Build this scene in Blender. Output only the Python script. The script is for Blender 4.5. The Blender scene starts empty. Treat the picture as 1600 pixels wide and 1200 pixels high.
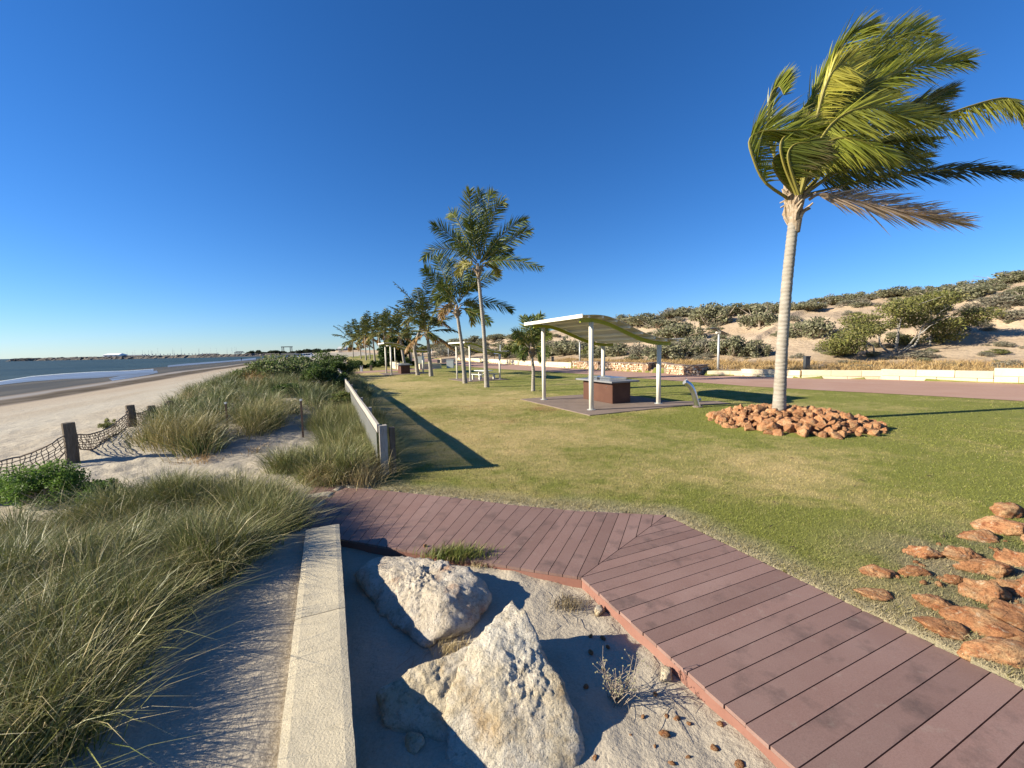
import bpy, bmesh, math, random
import numpy as np
from mathutils import Vector, Matrix, noise as mnoise

# ------------------------------------------------------------------ camera, sky, sun, exposure
SC = bpy.context.scene
COL = SC.collection
F, CX, CY, H = 640.0, 800.0, 600.0, 2.16          # focal length and centre in pixels of the 1600 px photograph, eye height
ROLL = math.atan(0.0193)
PITCH = math.radians(4.861)
cr, sr = math.cos(ROLL), math.sin(ROLL)
cp, sp = math.cos(PITCH), math.sin(PITCH)
fwd = Vector((0, cp, -sp)); upv = Vector((0, sp, cp)); rgt = Vector((1, 0, 0))
cam_x = rgt * cr - upv * sr
cam_y = rgt * sr + upv * cr
cd = bpy.data.cameras.new("camera")
cd.sensor_width = 36.0; cd.lens = F / 1600 * 36
cd.clip_start = 0.05; cd.clip_end = 60000
cam = bpy.data.objects.new("camera", cd)
M = Matrix((cam_x, cam_y, -fwd)).transposed().to_4x4()
M.translation = (0, 0, H)
cam.matrix_world = M
COL.objects.link(cam)
SC.camera = cam

SUN_EL = math.radians(23.65)
SUN_AZ = (0.985, 0.172)                             # the way the light travels over the ground
world = bpy.data.worlds.new("World"); SC.world = world; world.use_nodes = True
wn = world.node_tree; wn.nodes.clear()
sky = wn.nodes.new("ShaderNodeTexSky"); sky.sky_type = 'NISHITA'; sky.sun_disc = False
sky.sun_elevation = SUN_EL; sky.sun_rotation = math.atan2(-SUN_AZ[0], -SUN_AZ[1])
sky.air_density = 1.0; sky.dust_density = 0.0; sky.ozone_density = 5.0; sky.altitude = 0
hsv = wn.nodes.new("ShaderNodeHueSaturation"); hsv.inputs['Saturation'].default_value = 1.10
bg = wn.nodes.new("ShaderNodeBackground"); bg.inputs['Strength'].default_value = 0.060
wo = wn.nodes.new("ShaderNodeOutputWorld")
tint = wn.nodes.new("ShaderNodeMix"); tint.data_type = 'RGBA'; tint.blend_type = 'MULTIPLY'; tint.inputs[0].default_value = 1.0; tint.inputs[7].default_value = (0.75, 0.90, 1.16, 1)
wn.links.new(sky.outputs[0], tint.inputs[6]); wn.links.new(tint.outputs[2], hsv.inputs['Color']); wn.links.new(hsv.outputs[0], bg.inputs[0]); wn.links.new(bg.outputs[0], wo.inputs[0])
sl = bpy.data.lights.new("sun", 'SUN'); sl.energy = 5.0; sl.angle = math.radians(0.53); sl.color = (1.0, 0.91, 0.74)
so = bpy.data.objects.new("sun", sl); COL.objects.link(so)
ldir = Vector((SUN_AZ[0] * math.cos(SUN_EL), SUN_AZ[1] * math.cos(SUN_EL), -math.sin(SUN_EL)))
so.rotation_euler = ldir.to_track_quat('-Z', 'Y').to_euler(); so.location = (-20, -5, 12)
SC.view_settings.view_transform = 'Standard'; SC.view_settings.look = 'None'
SC.view_settings.gamma = 1.0; SC.view_settings.use_curve_mapping = False
SC.view_settings.exposure = 1.2
SC.render.engine = 'CYCLES'
SC.cycles.max_bounces = 6; SC.cycles.transparent_max_bounces = 12

rng = np.random.default_rng(7)
random.seed(7)

# ------------------------------------------------------------------ pixel to place helpers
def ray(px, py):
    x = (px - CX) / F; y = -(py - CY) / F
    x, y = cr * x + sr * y, -sr * x + cr * y
    return np.array([x, cp + y * sp, y * cp - sp])
def g(px, py, z=0.0):
    d = ray(px, py); t = (z - H) / d[2]
    return np.array([0, 0, H]) + t * d
def aty(px, py, Y):
    d = ray(px, py)
    return np.array([0, 0, H]) + d * (Y / d[1])

# ------------------------------------------------------------------ numpy noise
def _hash(ix, iy, seed):
    h = (ix.astype(np.int64) * 374761393 + iy.astype(np.int64) * 668265263 + seed * 1442695041) & 0xFFFFFFFF
    h = ((h ^ (h >> 13)) * 1274126177) & 0xFFFFFFFF
    h = h ^ (h >> 16)
    return (h & 0xFFFF) / 65535.0
def vnoise(x, y, seed=0):
    x = np.asarray(x, float); y = np.asarray(y, float)
    ix = np.floor(x); iy = np.floor(y); fx = x - ix; fy = y - iy
    fx = fx * fx * (3 - 2 * fx); fy = fy * fy * (3 - 2 * fy)
    a = _hash(ix, iy, seed); b = _hash(ix + 1, iy, seed); c = _hash(ix, iy + 1, seed); d = _hash(ix + 1, iy + 1, seed)
    return (a + (b - a) * fx) * (1 - fy) + (c + (d - c) * fx) * fy
def fbm(x, y, seed=0, oct=4):
    s = 0; a = 0.5; t = 0
    for k in range(oct):
        s = s + a * vnoise(np.asarray(x) * 2 ** k + 17.3 * k, np.asarray(y) * 2 ** k - 9.1 * k, seed + k); t += a; a *= 0.5
    return s / t                                     # 0..1
def sstep(a, b, x):
    t = np.clip((x - a) / (b - a), 0, 1); return t * t * (3 - 2 * t)
def mix3(c0, c1, t):
    t = np.asarray(t)[..., None]
    return np.asarray(c0) * (1 - t) + np.asarray(c1) * t
def inpoly(poly, x, y):
    poly = np.asarray(poly); r = np.zeros(np.shape(x), bool); n = len(poly)
    for i in range(n):
        x0, y0 = poly[i][:2]; x1, y1 = poly[(i + 1) % n][:2]
        if y0 == y1: continue
        c = ((y0 > y) != (y1 > y)) & (x < (x1 - x0) * (y - y0) / (y1 - y0) + x0)
        r ^= c
    return r
def polydist(pl, x, y):
    """unsigned distance to a polyline and signed side (+ on the left of travel)"""
    best = np.full(np.shape(x), 1e9); side = np.zeros(np.shape(x)); arc = np.zeros(np.shape(x)); acc = 0
    for (x0, y0), (x1, y1) in zip(pl[:-1], pl[1:]):
        dx, dy = x1 - x0, y1 - y0; L = math.hypot(dx, dy)
        t = np.clip(((x - x0) * dx + (y - y0) * dy) / (L * L), 0, 1)
        d = np.hypot(x - x0 - t * dx, y - y0 - t * dy)
        m = d < best
        best = np.where(m, d, best); side = np.where(m, np.sign(dx * (y - y0) - dy * (x - x0)), side); arc = np.where(m, acc + t * L, arc)
        acc += L
    return best, side, arc

# ------------------------------------------------------------------ materials
def new_mat(name):
    m = bpy.data.materials.new(name); m.use_nodes = True
    nt = m.node_tree; nt.nodes.clear()
    return m, nt
def make_mat(name, col=(0.5, 0.5, 0.5), attr=False, rot=0.0, layers=(), rough=0.85, spec=0.25, metal=0.0, bumps=(), transl=0.0, alpha=1.0, coord='world', scale3=None, wave=None):
    """layers: (scale, colour, lo, hi, amount) noise masks laid over the base; bumps: (scale, strength, distance)"""
    m, nt = new_mat(name); N = nt.nodes; L = nt.links
    out = N.new('ShaderNodeOutputMaterial'); p = N.new('ShaderNodeBsdfPrincipled')
    p.inputs['Roughness'].default_value = rough; p.inputs['Metallic'].default_value = metal
    p.inputs['Specular IOR Level'].default_value = spec
    oi = None
    if coord == 'world':
        cn = N.new('ShaderNodeNewGeometry').outputs['Position']
    else:
        cn = N.new('ShaderNodeTexCoord').outputs['Object']
        oi = N.new('ShaderNodeObjectInfo'); va = N.new('ShaderNodeVectorMath'); va.operation = 'ADD'
        mu = N.new('ShaderNodeVectorMath'); mu.operation = 'SCALE'; mu.inputs[3].default_value = 37.0
        cm = N.new('ShaderNodeCombineXYZ')
        for k in range(3): L.new(oi.outputs['Random'], cm.inputs[k])
        L.new(cm.outputs[0], mu.inputs[0]); L.new(cn, va.inputs[0]); L.new(mu.outputs[0], va.inputs[1]); cn = va.outputs[0]
    if scale3:
        mp = N.new('ShaderNodeMapping'); mp.inputs['Scale'].default_value = scale3; mp.inputs['Rotation'].default_value = (0, 0, rot); L.new(cn, mp.inputs[0]); cn = mp.outputs[0]
    if attr:
        an = N.new('ShaderNodeAttribute'); an.attribute_name = 'Col'; cur = an.outputs['Color']
    else:
        rg = N.new('ShaderNodeRGB'); rg.outputs[0].default_value = (*col, 1); cur = rg.outputs[0]
    for (sc, c, lo, hi, am) in layers:
        n = N.new('ShaderNodeTexNoise'); n.inputs['Scale'].default_value = sc; n.inputs['Detail'].default_value = 5; n.inputs['Roughness'].default_value = 0.62
        L.new(cn, n.inputs['Vector'])
        r = N.new('ShaderNodeMapRange'); r.inputs['From Min'].default_value = lo; r.inputs['From Max'].default_value = hi; r.inputs['To Max'].default_value = am
        L.new(n.outputs['Fac'], r.inputs['Value'])
        mx = N.new('ShaderNodeMix'); mx.data_type = 'RGBA'; L.new(r.outputs[0], mx.inputs[0]); L.new(cur, mx.inputs[6])
        if c == 'dark' or c == 'light':
            mx.blend_type = 'MULTIPLY' if c == 'dark' else 'SCREEN'
            mx.inputs[7].default_value = (0.45, 0.43, 0.4, 1) if c == 'dark' else (0.3, 0.28, 0.25, 1)
        else:
            mx.inputs[7].default_value = (*c, 1)
        cur = mx.outputs[2]
    if oi is not None:
        tv = N.new('ShaderNodeMapRange'); tv.inputs['To Min'].default_value = .88; tv.inputs['To Max'].default_value = 1.12; L.new(oi.outputs['Random'], tv.inputs['Value'])
        tm = N.new('ShaderNodeMix'); tm.data_type = 'RGBA'; tm.blend_type = 'MULTIPLY'; tm.inputs[0].default_value = 1
        L.new(cur, tm.inputs[6]); L.new(tv.outputs[0], tm.inputs[7]); cur = tm.outputs[2]
    L.new(cur, p.inputs['Base Color'])
    last = None
    for (sc, st, di) in bumps:
        n = N.new('ShaderNodeTexNoise'); n.inputs['Scale'].default_value = sc; n.inputs['Detail'].default_value = 6; n.inputs['Roughness'].default_value = 0.65
        L.new(cn, n.inputs['Vector'])
        b = N.new('ShaderNodeBump'); b.inputs['Strength'].default_value = st; b.inputs['Distance'].default_value = di
        L.new(n.outputs['Fac'], b.inputs['Height'])
        if last: L.new(last, b.inputs['Normal'])
        last = b.outputs[0]
    if wave:
        w = N.new('ShaderNodeTexWave'); w.bands_direction = wave[3] if len(wave) > 3 else 'Z'; w.inputs['Scale'].default_value = wave[0]; w.inputs['Distortion'].default_value = wave[2]; w.inputs['Detail'].default_value = 2
        L.new(cn, w.inputs['Vector'])
        b = N.new('ShaderNodeBump'); b.inputs['Strength'].default_value = 0.7; b.inputs['Distance'].default_value = wave[1]
        L.new(w.outputs['Fac'], b.inputs['Height'])
        if last: L.new(last, b.inputs['Normal'])
        last = b.outputs[0]
    if last: L.new(last, p.inputs['Normal'])
    sh = p.outputs[0]
    if transl > 0:
        t = N.new('ShaderNodeBsdfTranslucent'); L.new(cur, t.inputs['Color'])
        mx = N.new('ShaderNodeMixShader'); mx.inputs[0].default_value = transl
        L.new(sh, mx.inputs[1]); L.new(t.outputs[0], mx.inputs[2]); sh = mx.outputs[0]
    if alpha < 1:
        t = N.new('ShaderNodeBsdfTransparent'); mx = N.new('ShaderNodeMixShader'); mx.inputs[0].default_value = alpha
        L.new(t.outputs[0], mx.inputs[1]); L.new(sh, mx.inputs[2]); sh = mx.outputs[0]
    L.new(sh, out.inputs['Surface'])
    return m

MT = {}
MT['sand'] = make_mat('sand', attr=True, layers=[(3.0, 'dark', .52, .8, .25), (60.0, 'dark', .45, .75, .35), (220, 'light', .55, .8, .4)], rough=.95, spec=.1, bumps=[(3.2, .7, .07), (9, .4, .03), (28, .35, .02), (160, .5, .006)])
MT['wet_sand'] = make_mat('wet_sand', attr=True, rough=.8, spec=.03, bumps=[(.6, .3, .05), (3, .3, .03)])
MT['lawn'] = make_mat('lawn', attr=True, layers=[(9, 'dark', .5, .8, .25), (45, 'dark', .45, .7, .4), (120, 'light', .5, .8, .35)], rough=.95, spec=.08, bumps=[(12, .4, .03), (90, .8, .02)])
MT['hill'] = make_mat('dune_sand', attr=True, layers=[(.35, 'dark', .5, .75, .35), (2.2, 'dark', .5, .75, .4), (9, (.2, .16, .09), .56, .75, .6)], rough=.95, spec=.1, bumps=[(.8, .6, .35), (4, .6, .12)])
MT['paving'] = make_mat('paving', (.37, .225, .165), layers=[(.5, (.42, .28, .215), .4, .7, .7), (12, 'dark', .5, .8, .25)], rough=.9, spec=.15, bumps=[(60, .3, .004)])
MT['plank'] = make_mat('composite_plank', (.222, .134, .110), coord='obj', layers=[(1.2, (.27, .176, .148), .35, .7, .8), (3.2, (.105, .072, .062), .54, .70, .7), (9, (.30, .235, .19), .62, .80, .6), (30, (.27, .20, .165), .60, .76, .5), (140, 'dark', .4, .7, .4)], rough=.7, spec=.25, bumps=[(120, .25, .002)])
MT['fascia'] = make_mat('fascia', (.22, .105, .078), coord='obj', layers=[(2, (.27, .15, .115), .4, .7, .6), (30, 'dark', .5, .8, .25)], rough=.75, spec=.2, bumps=[(60, .2, .003)])
MT['limestone_wall'] = make_mat('limestone_wall', (.52, .45, .32), layers=[(1.1, (.56, .48, .33), .4, .6, .5), (14, 'dark', .5, .75, .3), (70, 'dark', .55, .72, .55)], rough=.95, spec=.1, bumps=[(12, .25, .01), (85, .8, .007), (200, .5, .003)])
MT['block'] = make_mat('limestone_block', (.60, .50, .34), coord='obj', layers=[(1.4, (.66, .56, .38), .4, .6, .7), (8, 'dark', .5, .8, .25)], rough=.95, spec=.1, bumps=[(8, .5, .03), (30, .4, .01)])
MT['rubble'] = make_mat('rubble_stone', attr=True, rough=.95, spec=.1, layers=[(4, 'dark', .5, .8, .3)], bumps=[(10, .4, .03)])
MT['boulder'] = make_mat('limestone_boulder', (.50, .42, .29), layers=[(1.9, (.60, .55, .45), .42, .58, .9), (3.1, (.40, .27, .13), .52, .66, .75), (7, (.60, .53, .42), .48, .62, .7), (13, 'dark', .54, .70, .55), (30, 'dark', .54, .70, .6), (90, 'dark', .52, .72, .45)], rough=.95, spec=.1, bumps=[(9, .8, .06), (30, .9, .03), (90, .8, .008)])
MT['boulder2'] = make_mat('rusty_limestone_boulder', (.50, .43, .33), layers=[(2.2, (.38, .19, .11), .53, .66, .85), (5, (.58, .52, .43), .46, .60, .75), (13, 'dark', .53, .70, .55), (30, 'dark', .54, .70, .6), (90, 'dark', .52, .72, .45)], rough=.95, spec=.1, bumps=[(9, .8, .06), (30, .9, .03), (90, .8, .008)])
MT['orange_rock'] = make_mat('orange_rock', (.45, .215, .10), coord='obj', layers=[(2.6, (.52, .32, .165), .47, .62, .9), (4.5, (.26, .085, .036), .53, .66, .85), (8, (.60, .47, .32), .58, .70, .8), (22, 'dark', .5, .70, .6), (60, 'dark', .5, .75, .4)], rough=.93, spec=.12, bumps=[(6, .8, .07), (18, .9, .035), (60, .6, .01)])
MT['trunk'] = make_mat('palm_trunk', (.29, .255, .205), layers=[(1.8, (.36, .325, .275), .42, .62, .7), (5, (.22, .19, .155), .52, .70, .7), (30, 'dark', .5, .75, .4)], rough=.95, spec=.1, scale3=(1, 1, 2.2), bumps=[(9, .5, .02)], wave=(1.3, .010, 5))
MT['frond'] = make_mat('palm_frond', attr=True, rough=.42, spec=.45, transl=.36)
MT['boot'] = make_mat('palm_fibre', (.27, .20, .13), layers=[(7, (.40, .33, .25), .45, .65, .8), (15, 'dark', .5, .7, .6)], rough=.95, spec=.1, bumps=[(30, .6, .02)])
MT['leaf'] = make_mat('leaf', attr=True, rough=.6, spec=.2, transl=.38)
MT['blade'] = make_mat('grass_blade', attr=True, rough=.5, spec=.3, transl=.12)
MT['lawn_blade'] = make_mat('lawn_blade', attr=True, rough=.6, spec=.2, transl=.28)
MT['frond_mid'] = make_mat('palm_frond_mid', attr=True, rough=.5, spec=.22, transl=.2)
MT['twig'] = make_mat('twig', (.25, .20, .15), rough=.9, spec=.1, layers=[(8, (.36, .31, .25), .4, .7, .7)])
MT['acacia_bark'] = make_mat('grey_bark', (.27, .25, .22), rough=.9, spec=.1, layers=[(5, 'dark', .45, .7, .5)])
MT['post_wood'] = make_mat('weathered_wood', (.36, .32, .27), layers=[(3, (.44, .41, .37), .4, .65, .7), (14, 'dark', .48, .7, .6)], scale3=(6, 6, .6), rough=.9, spec=.15, bumps=[(14, .5, .01)])
MT['net_wood'] = make_mat('mossy_wood', (.125, .098, .07), layers=[(5, (.20, .165, .125), .4, .65, .7), (14, 'dark', .48, .7, .6)], scale3=(6, 6, .8), rough=.9, spec=.15, bumps=[(14, .6, .015)])
MT['rope'] = make_mat('rope', (.19, .145, .11), layers=[(25, (.28, .23, .18), .4, .65, .8)], rough=.95, spec=.05)
MT['mesh'] = make_mat('fence_mesh', (.15, .15, .14), rough=.9, alpha=.74)
MT['white_steel'] = make_mat('cream_steel', (.70, .66, .56), layers=[(2.5, 'dark', .58, .8, .2)], rough=.45, spec=.4)
MT['lime_steel'] = make_mat('lime_steel', (.30, .33, .03), layers=[(2, 'dark', .55, .8, .2)], rough=.45, spec=.4)
MT['roof'] = make_mat('roof_sheet', (.42, .41, .38), layers=[(3, 'dark', .55, .8, .25)], rough=.5, spec=.4)
MT['concrete'] = make_mat('concrete', (.215, .165, .135), layers=[(1.2, (.15, .115, .095), .48, .66, .7), (6, (.28, .225, .185), .55, .75, .6), (50, 'dark', .5, .8, .25)], rough=.9, spec=.15, bumps=[(40, .3, .004)])
MT['bbq_brown'] = make_mat('brown_panel', (.085, .036, .022), layers=[(1.8, (.12, .055, .033), .45, .7, .8), (25, 'dark', .5, .75, .3)], rough=.6, spec=.3)
MT['steel'] = make_mat('stainless_steel', (.62, .62, .62), metal=1.0, rough=.3, layers=[(12, 'dark', .55, .8, .2)])
MT['counter'] = make_mat('grey_counter', (.20, .20, .205), rough=.4, spec=.4, layers=[(4, 'dark', .5, .8, .3)])
MT['dark_metal'] = make_mat('charcoal_metal', (.055, .058, .06), rough=.55, spec=.35)
MT['rust_metal'] = make_mat('rusty_picket', (.05, .033, .028), rough=.85, spec=.2, layers=[(20, (.11, .05, .03), .5, .7, .7)])
MT['galv'] = make_mat('galvanised_steel', (.46, .47, .46), rough=.5, metal=.3, spec=.4)
MT['solar'] = make_mat('solar_panel', (.02, .025, .04), rough=.25, spec=.5)
MT['cabinet'] = make_mat('cabinet_grey', (.50, .52, .50), rough=.6, spec=.3, layers=[(2, 'dark', .55, .8, .2)])
MT['white'] = make_mat('white_paint', (.78, .78, .77), rough=.5, spec=.3)
MT['glass'] = make_mat('dark_glass', (.02, .025, .03), rough=.1, spec=.6)
MT['tyre'] = make_mat('tyre', (.02, .02, .02), rough=.9)
MT['breakwater'] = make_mat('breakwater_rock', (.13, .115, .10), layers=[(.15, (.19, .165, .14), .4, .6, .8), (.5, 'dark', .45, .65, .6)], rough=.95, spec=.1, bumps=[(.5, .9, 1.5)])
MT['far_grey'] = make_mat('far_building_grey', (.24, .25, .26), rough=.7)
MT['skin'] = make_mat('skin', (.35, .20, .14), rough=.6)
MT['cloth_dark'] = make_mat('dark_clothes', (.03, .035, .05), rough=.9)

# ------------------------------------------------------------------ mesh builders
class MB:
    def __init__(s): s.v = []; s.f = []; s.mi = []; s.c = []
    def add(s, vs, fs, mi=0, col=None):
        o = len(s.v); s.v += [tuple(map(float, v)) for v in vs]; s.f += [tuple(i + o for i in f) for f in fs]; s.mi += [mi] * len(fs)
        s.c += [tuple(col) if col is not None else (1, 1, 1)] * len(vs)
        return s
    def box(s, c, size, ax=None, mi=0, col=None):
        ax = ax or (Vector((1, 0, 0)), Vector((0, 1, 0)), Vector((0, 0, 1))); c = Vector(c)
        vs = []
        for i in (-.5, .5):
            for j in (-.5, .5):
                for k in (-.5, .5):
                    vs.append(c + Vector(ax[0]) * size[0] * i + Vector(ax[1]) * size[1] * j + Vector(ax[2]) * size[2] * k)
        return s.add(vs, [(0, 1, 3, 2), (4, 6, 7, 5), (0, 4, 5, 1), (2, 3, 7, 6), (0, 2, 6, 4), (1, 5, 7, 3)], mi, col)
    def prism(s, poly, z0, z1, mi=0, col=None):
        n = len(poly); vs = [(p[0], p[1], z0) for p in poly] + [(p[0], p[1], z1) for p in poly]
        a = sum(poly[i][0] * poly[(i + 1) % n][1] - poly[(i + 1) % n][0] * poly[i][1] for i in range(n))
        fs = [tuple(range(n - 1, -1, -1)), tuple(range(n, 2 * n))] + [(i, (i + 1) % n, n + (i + 1) % n, n + i) for i in range(n)]
        if a < 0: fs = [tuple(reversed(f)) for f in fs]
        return s.add(vs, fs, mi, col)
    def tube(s, pts, rad, n=8, cap=True, mi=0, col=None, ref=None):
        pts = [Vector(p) for p in pts]; rad = rad if hasattr(rad, '__len__') else [rad] * len(pts)
        vs = []; fs = []; ref = Vector(ref) if ref is not None else Vector((.31, .93, .2))
        for i, p in enumerate(pts):
            t = (pts[min(i + 1, len(pts) - 1)] - pts[max(i - 1, 0)]).normalized()
            a = t.cross(ref)
            if a.length < 1e-4: a = t.cross(Vector((1, 0, 0)))
            a.normalize(); b = t.cross(a)
            for k in range(n):
                th = 2 * math.pi * k / n; vs.append(p + (a * math.cos(th) + b * math.sin(th)) * rad[i])
        for i in range(len(pts) - 1):
            for k in range(n):
                fs.append((i * n + k, i * n + (k + 1) % n, (i + 1) * n + (k + 1) % n, (i + 1) * n + k))
        if cap:
            fs.append(tuple(range(n - 1, -1, -1))); fs.append(tuple(range((len(pts) - 1) * n, len(pts) * n)))
        return s.add(vs, fs, mi, col)
    def mesh(s, name, mats, smooth=False, origin=(0, 0, 0)):
        me = bpy.data.meshes.new(name)
        o = Vector(origin)
        me.from_pydata([Vector(v) - o for v in s.v], [], s.f)
        for m in (mats if isinstance(mats, (list, tuple)) else [mats]): me.materials.append(m)
        me.polygons.foreach_set('material_index', s.mi)
        if smooth: me.polygons.foreach_set('use_smooth', [True] * len(s.f))
        if any(c != (1, 1, 1) for c in s.c):
            a = me.color_attributes.new('Col', 'FLOAT_COLOR', 'POINT')
            a.data.foreach_set('color', np.c_[np.array(s.c), np.ones(len(s.c))].astype(np.float32).ravel())
        me.update(); return me
    def build(s, name, mats, parent=None, smooth=False):
        o = tuple(parent.location) if parent is not None else (0, 0, 0)
        return link(name, s.mesh(name, mats, smooth, o), parent)
def link(name, me, parent=None, loc=None):
    ob = bpy.data.objects.new(name, me); COL.objects.link(ob)
    if parent is not None: ob.parent = parent
    if loc is not None: ob.location = loc
    return ob
def np_mesh(name, V, T, mat, cols=None, smooth=False):
    """vertices n x 3, faces m x k (k = 3 or 4), colours per vertex"""
    V = np.asarray(V, np.float32); T = np.asarray(T, np.int32); k = T.shape[1]
    me = bpy.data.meshes.new(name)
    me.vertices.add(len(V)); me.vertices.foreach_set('co', V.ravel())
    me.loops.add(T.size); me.loops.foreach_set('vertex_index', T.ravel())
    me.polygons.add(len(T)); me.polygons.foreach_set('loop_start', np.arange(0, T.size, k, dtype=np.int32))
    me.update(calc_edges=True)
    if smooth: me.polygons.foreach_set('use_smooth', np.ones(len(T), bool))
    for m in (mat if isinstance(mat, (list, tuple)) else [mat]): me.materials.append(m)
    if cols is not None:
        a = me.color_attributes.new('Col', 'FLOAT_COLOR', 'POINT')
        a.data.foreach_set('color', np.c_[np.asarray(cols), np.ones(len(V))].astype(np.float32).ravel())
    me.validate(); return me
def tag(o, label=None, cat=None, group=None, kind=None):
    if label: o['label'] = label
    if cat: o['category'] = cat
    if group: o['group'] = group
    if kind: o['kind'] = kind
    return o
def thing(name, label, cat, loc=(0, 0, 0), group=None, rotz=0):
    o = bpy.data.objects.new(name, None); o.empty_display_size = .2; COL.objects.link(o)
    o.location = loc; o.rotation_euler = (0, 0, rotz)
    return tag(o, label, cat, group)
def dup(root, loc, rotz=0, scale=(1, 1, 1), label=None, group=None):
    r = root.copy(); COL.objects.link(r); r.location = loc; r.rotation_euler = (0, 0, rotz); r.scale = scale
    if label: r['label'] = label
    if group: r['group'] = group
    for ch in list(root.children):
        c = ch.copy(); COL.objects.link(c); c.parent = r
        for gc in ch.children:
            d = gc.copy(); COL.objects.link(d); d.parent = c
    return r

# ------------------------------------------------------------------ ground plan
A_AL = np.array([-.41, .912]); A_AL /= np.linalg.norm(A_AL)       # along the shore
A_SE = np.array([-A_AL[1], A_AL[0]])                              # towards the sea
F0 = np.array([-2.29, 7.12])                                      # near end of the dune fence
def cs(x, y):
    dx = x - F0[0]; dy = y - F0[1]
    return dx * A_SE[0] + dy * A_SE[1], dx * A_AL[0] + dy * A_AL[1]
M0 = g(908, 902)[:2]; M1 = g(1040, 805)[:2]
A2 = np.array([.405, -.914])
near2_end = M0 + A2 * 4.6; far2_end = M1 + A2 * 6.2
NEAR1 = [(-3.95, 5.35), (-2.04, 4.60), (-1.06, 4.25), (-.21, 3.97), tuple(M0)]
FAR1 = [(-4.6, 7.03), (-3.51, 6.60), (-2.04, 6.24), (-.98, 5.90), (0, 5.53), (.82, 5.29), tuple(M1)]
DECK1 = NEAR1 + [tuple(M1)] + FAR1[:-1][::-1]
DECK2 = [tuple(M0), tuple(near2_end), tuple(far2_end), tuple(M1)]
WALL_PX = [(1600, 600), (1550, 598), (1375, 592.5), (1252, 591), (1160, 587), (1105, 586.5), (1012, 582), (895, 575.3), (849, 572), (788, 568.6), (714, 563.2)]
WALLP = [tuple(g(*q)[:2]) for q in WALL_PX]
WALLP = [(58.0, -9.0), (40.0, 6.5)] + WALLP + [(-27, 125), (-60, 190), (-150, 360)]
PATHN = [(48.0, -18), (30, -3)] + [tuple(g(*q)[:2]) for q in [(1600, 627), (1400, 616), (1200, 606), (1075, 596.5), (860, 581), (788, 577.2), (740, 573.8)]] + [(-13, 72), (-24, 92), (-48, 138)]
LAWN_POLY = [tuple(M1), tuple(FAR1[-2]), FAR1[4], FAR1[3], FAR1[2], (-2.6, 6.7)] + [tuple(F0 + A_AL * s_ + A_SE * .12) for s_ in (0, 10, 20, 30, 38)] + [(-21.5, 50), (-30, 74), (-60, 150)] + [WALLP[k] for k in range(len(WALLP) - 2, -1, -1)] + [(40, -25), (10, -12), tuple(far2_end)]
WR0 = np.array([-.76, 1.75]); WR1 = np.array([-2.0, 4.52])        # right top edge of the low wall
WD = (WR1 - WR0) / np.linalg.norm(WR1 - WR0); WNL = np.array([-WD[1], WD[0]])   # WNL points left
def wall_off(x, y):
    return (x - WR0[0]) * WNL[0] + (y - WR0[1]) * WNL[1], (x - WR0[0]) * WD[0] + (y - WR0[1]) * WD[1]

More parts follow.
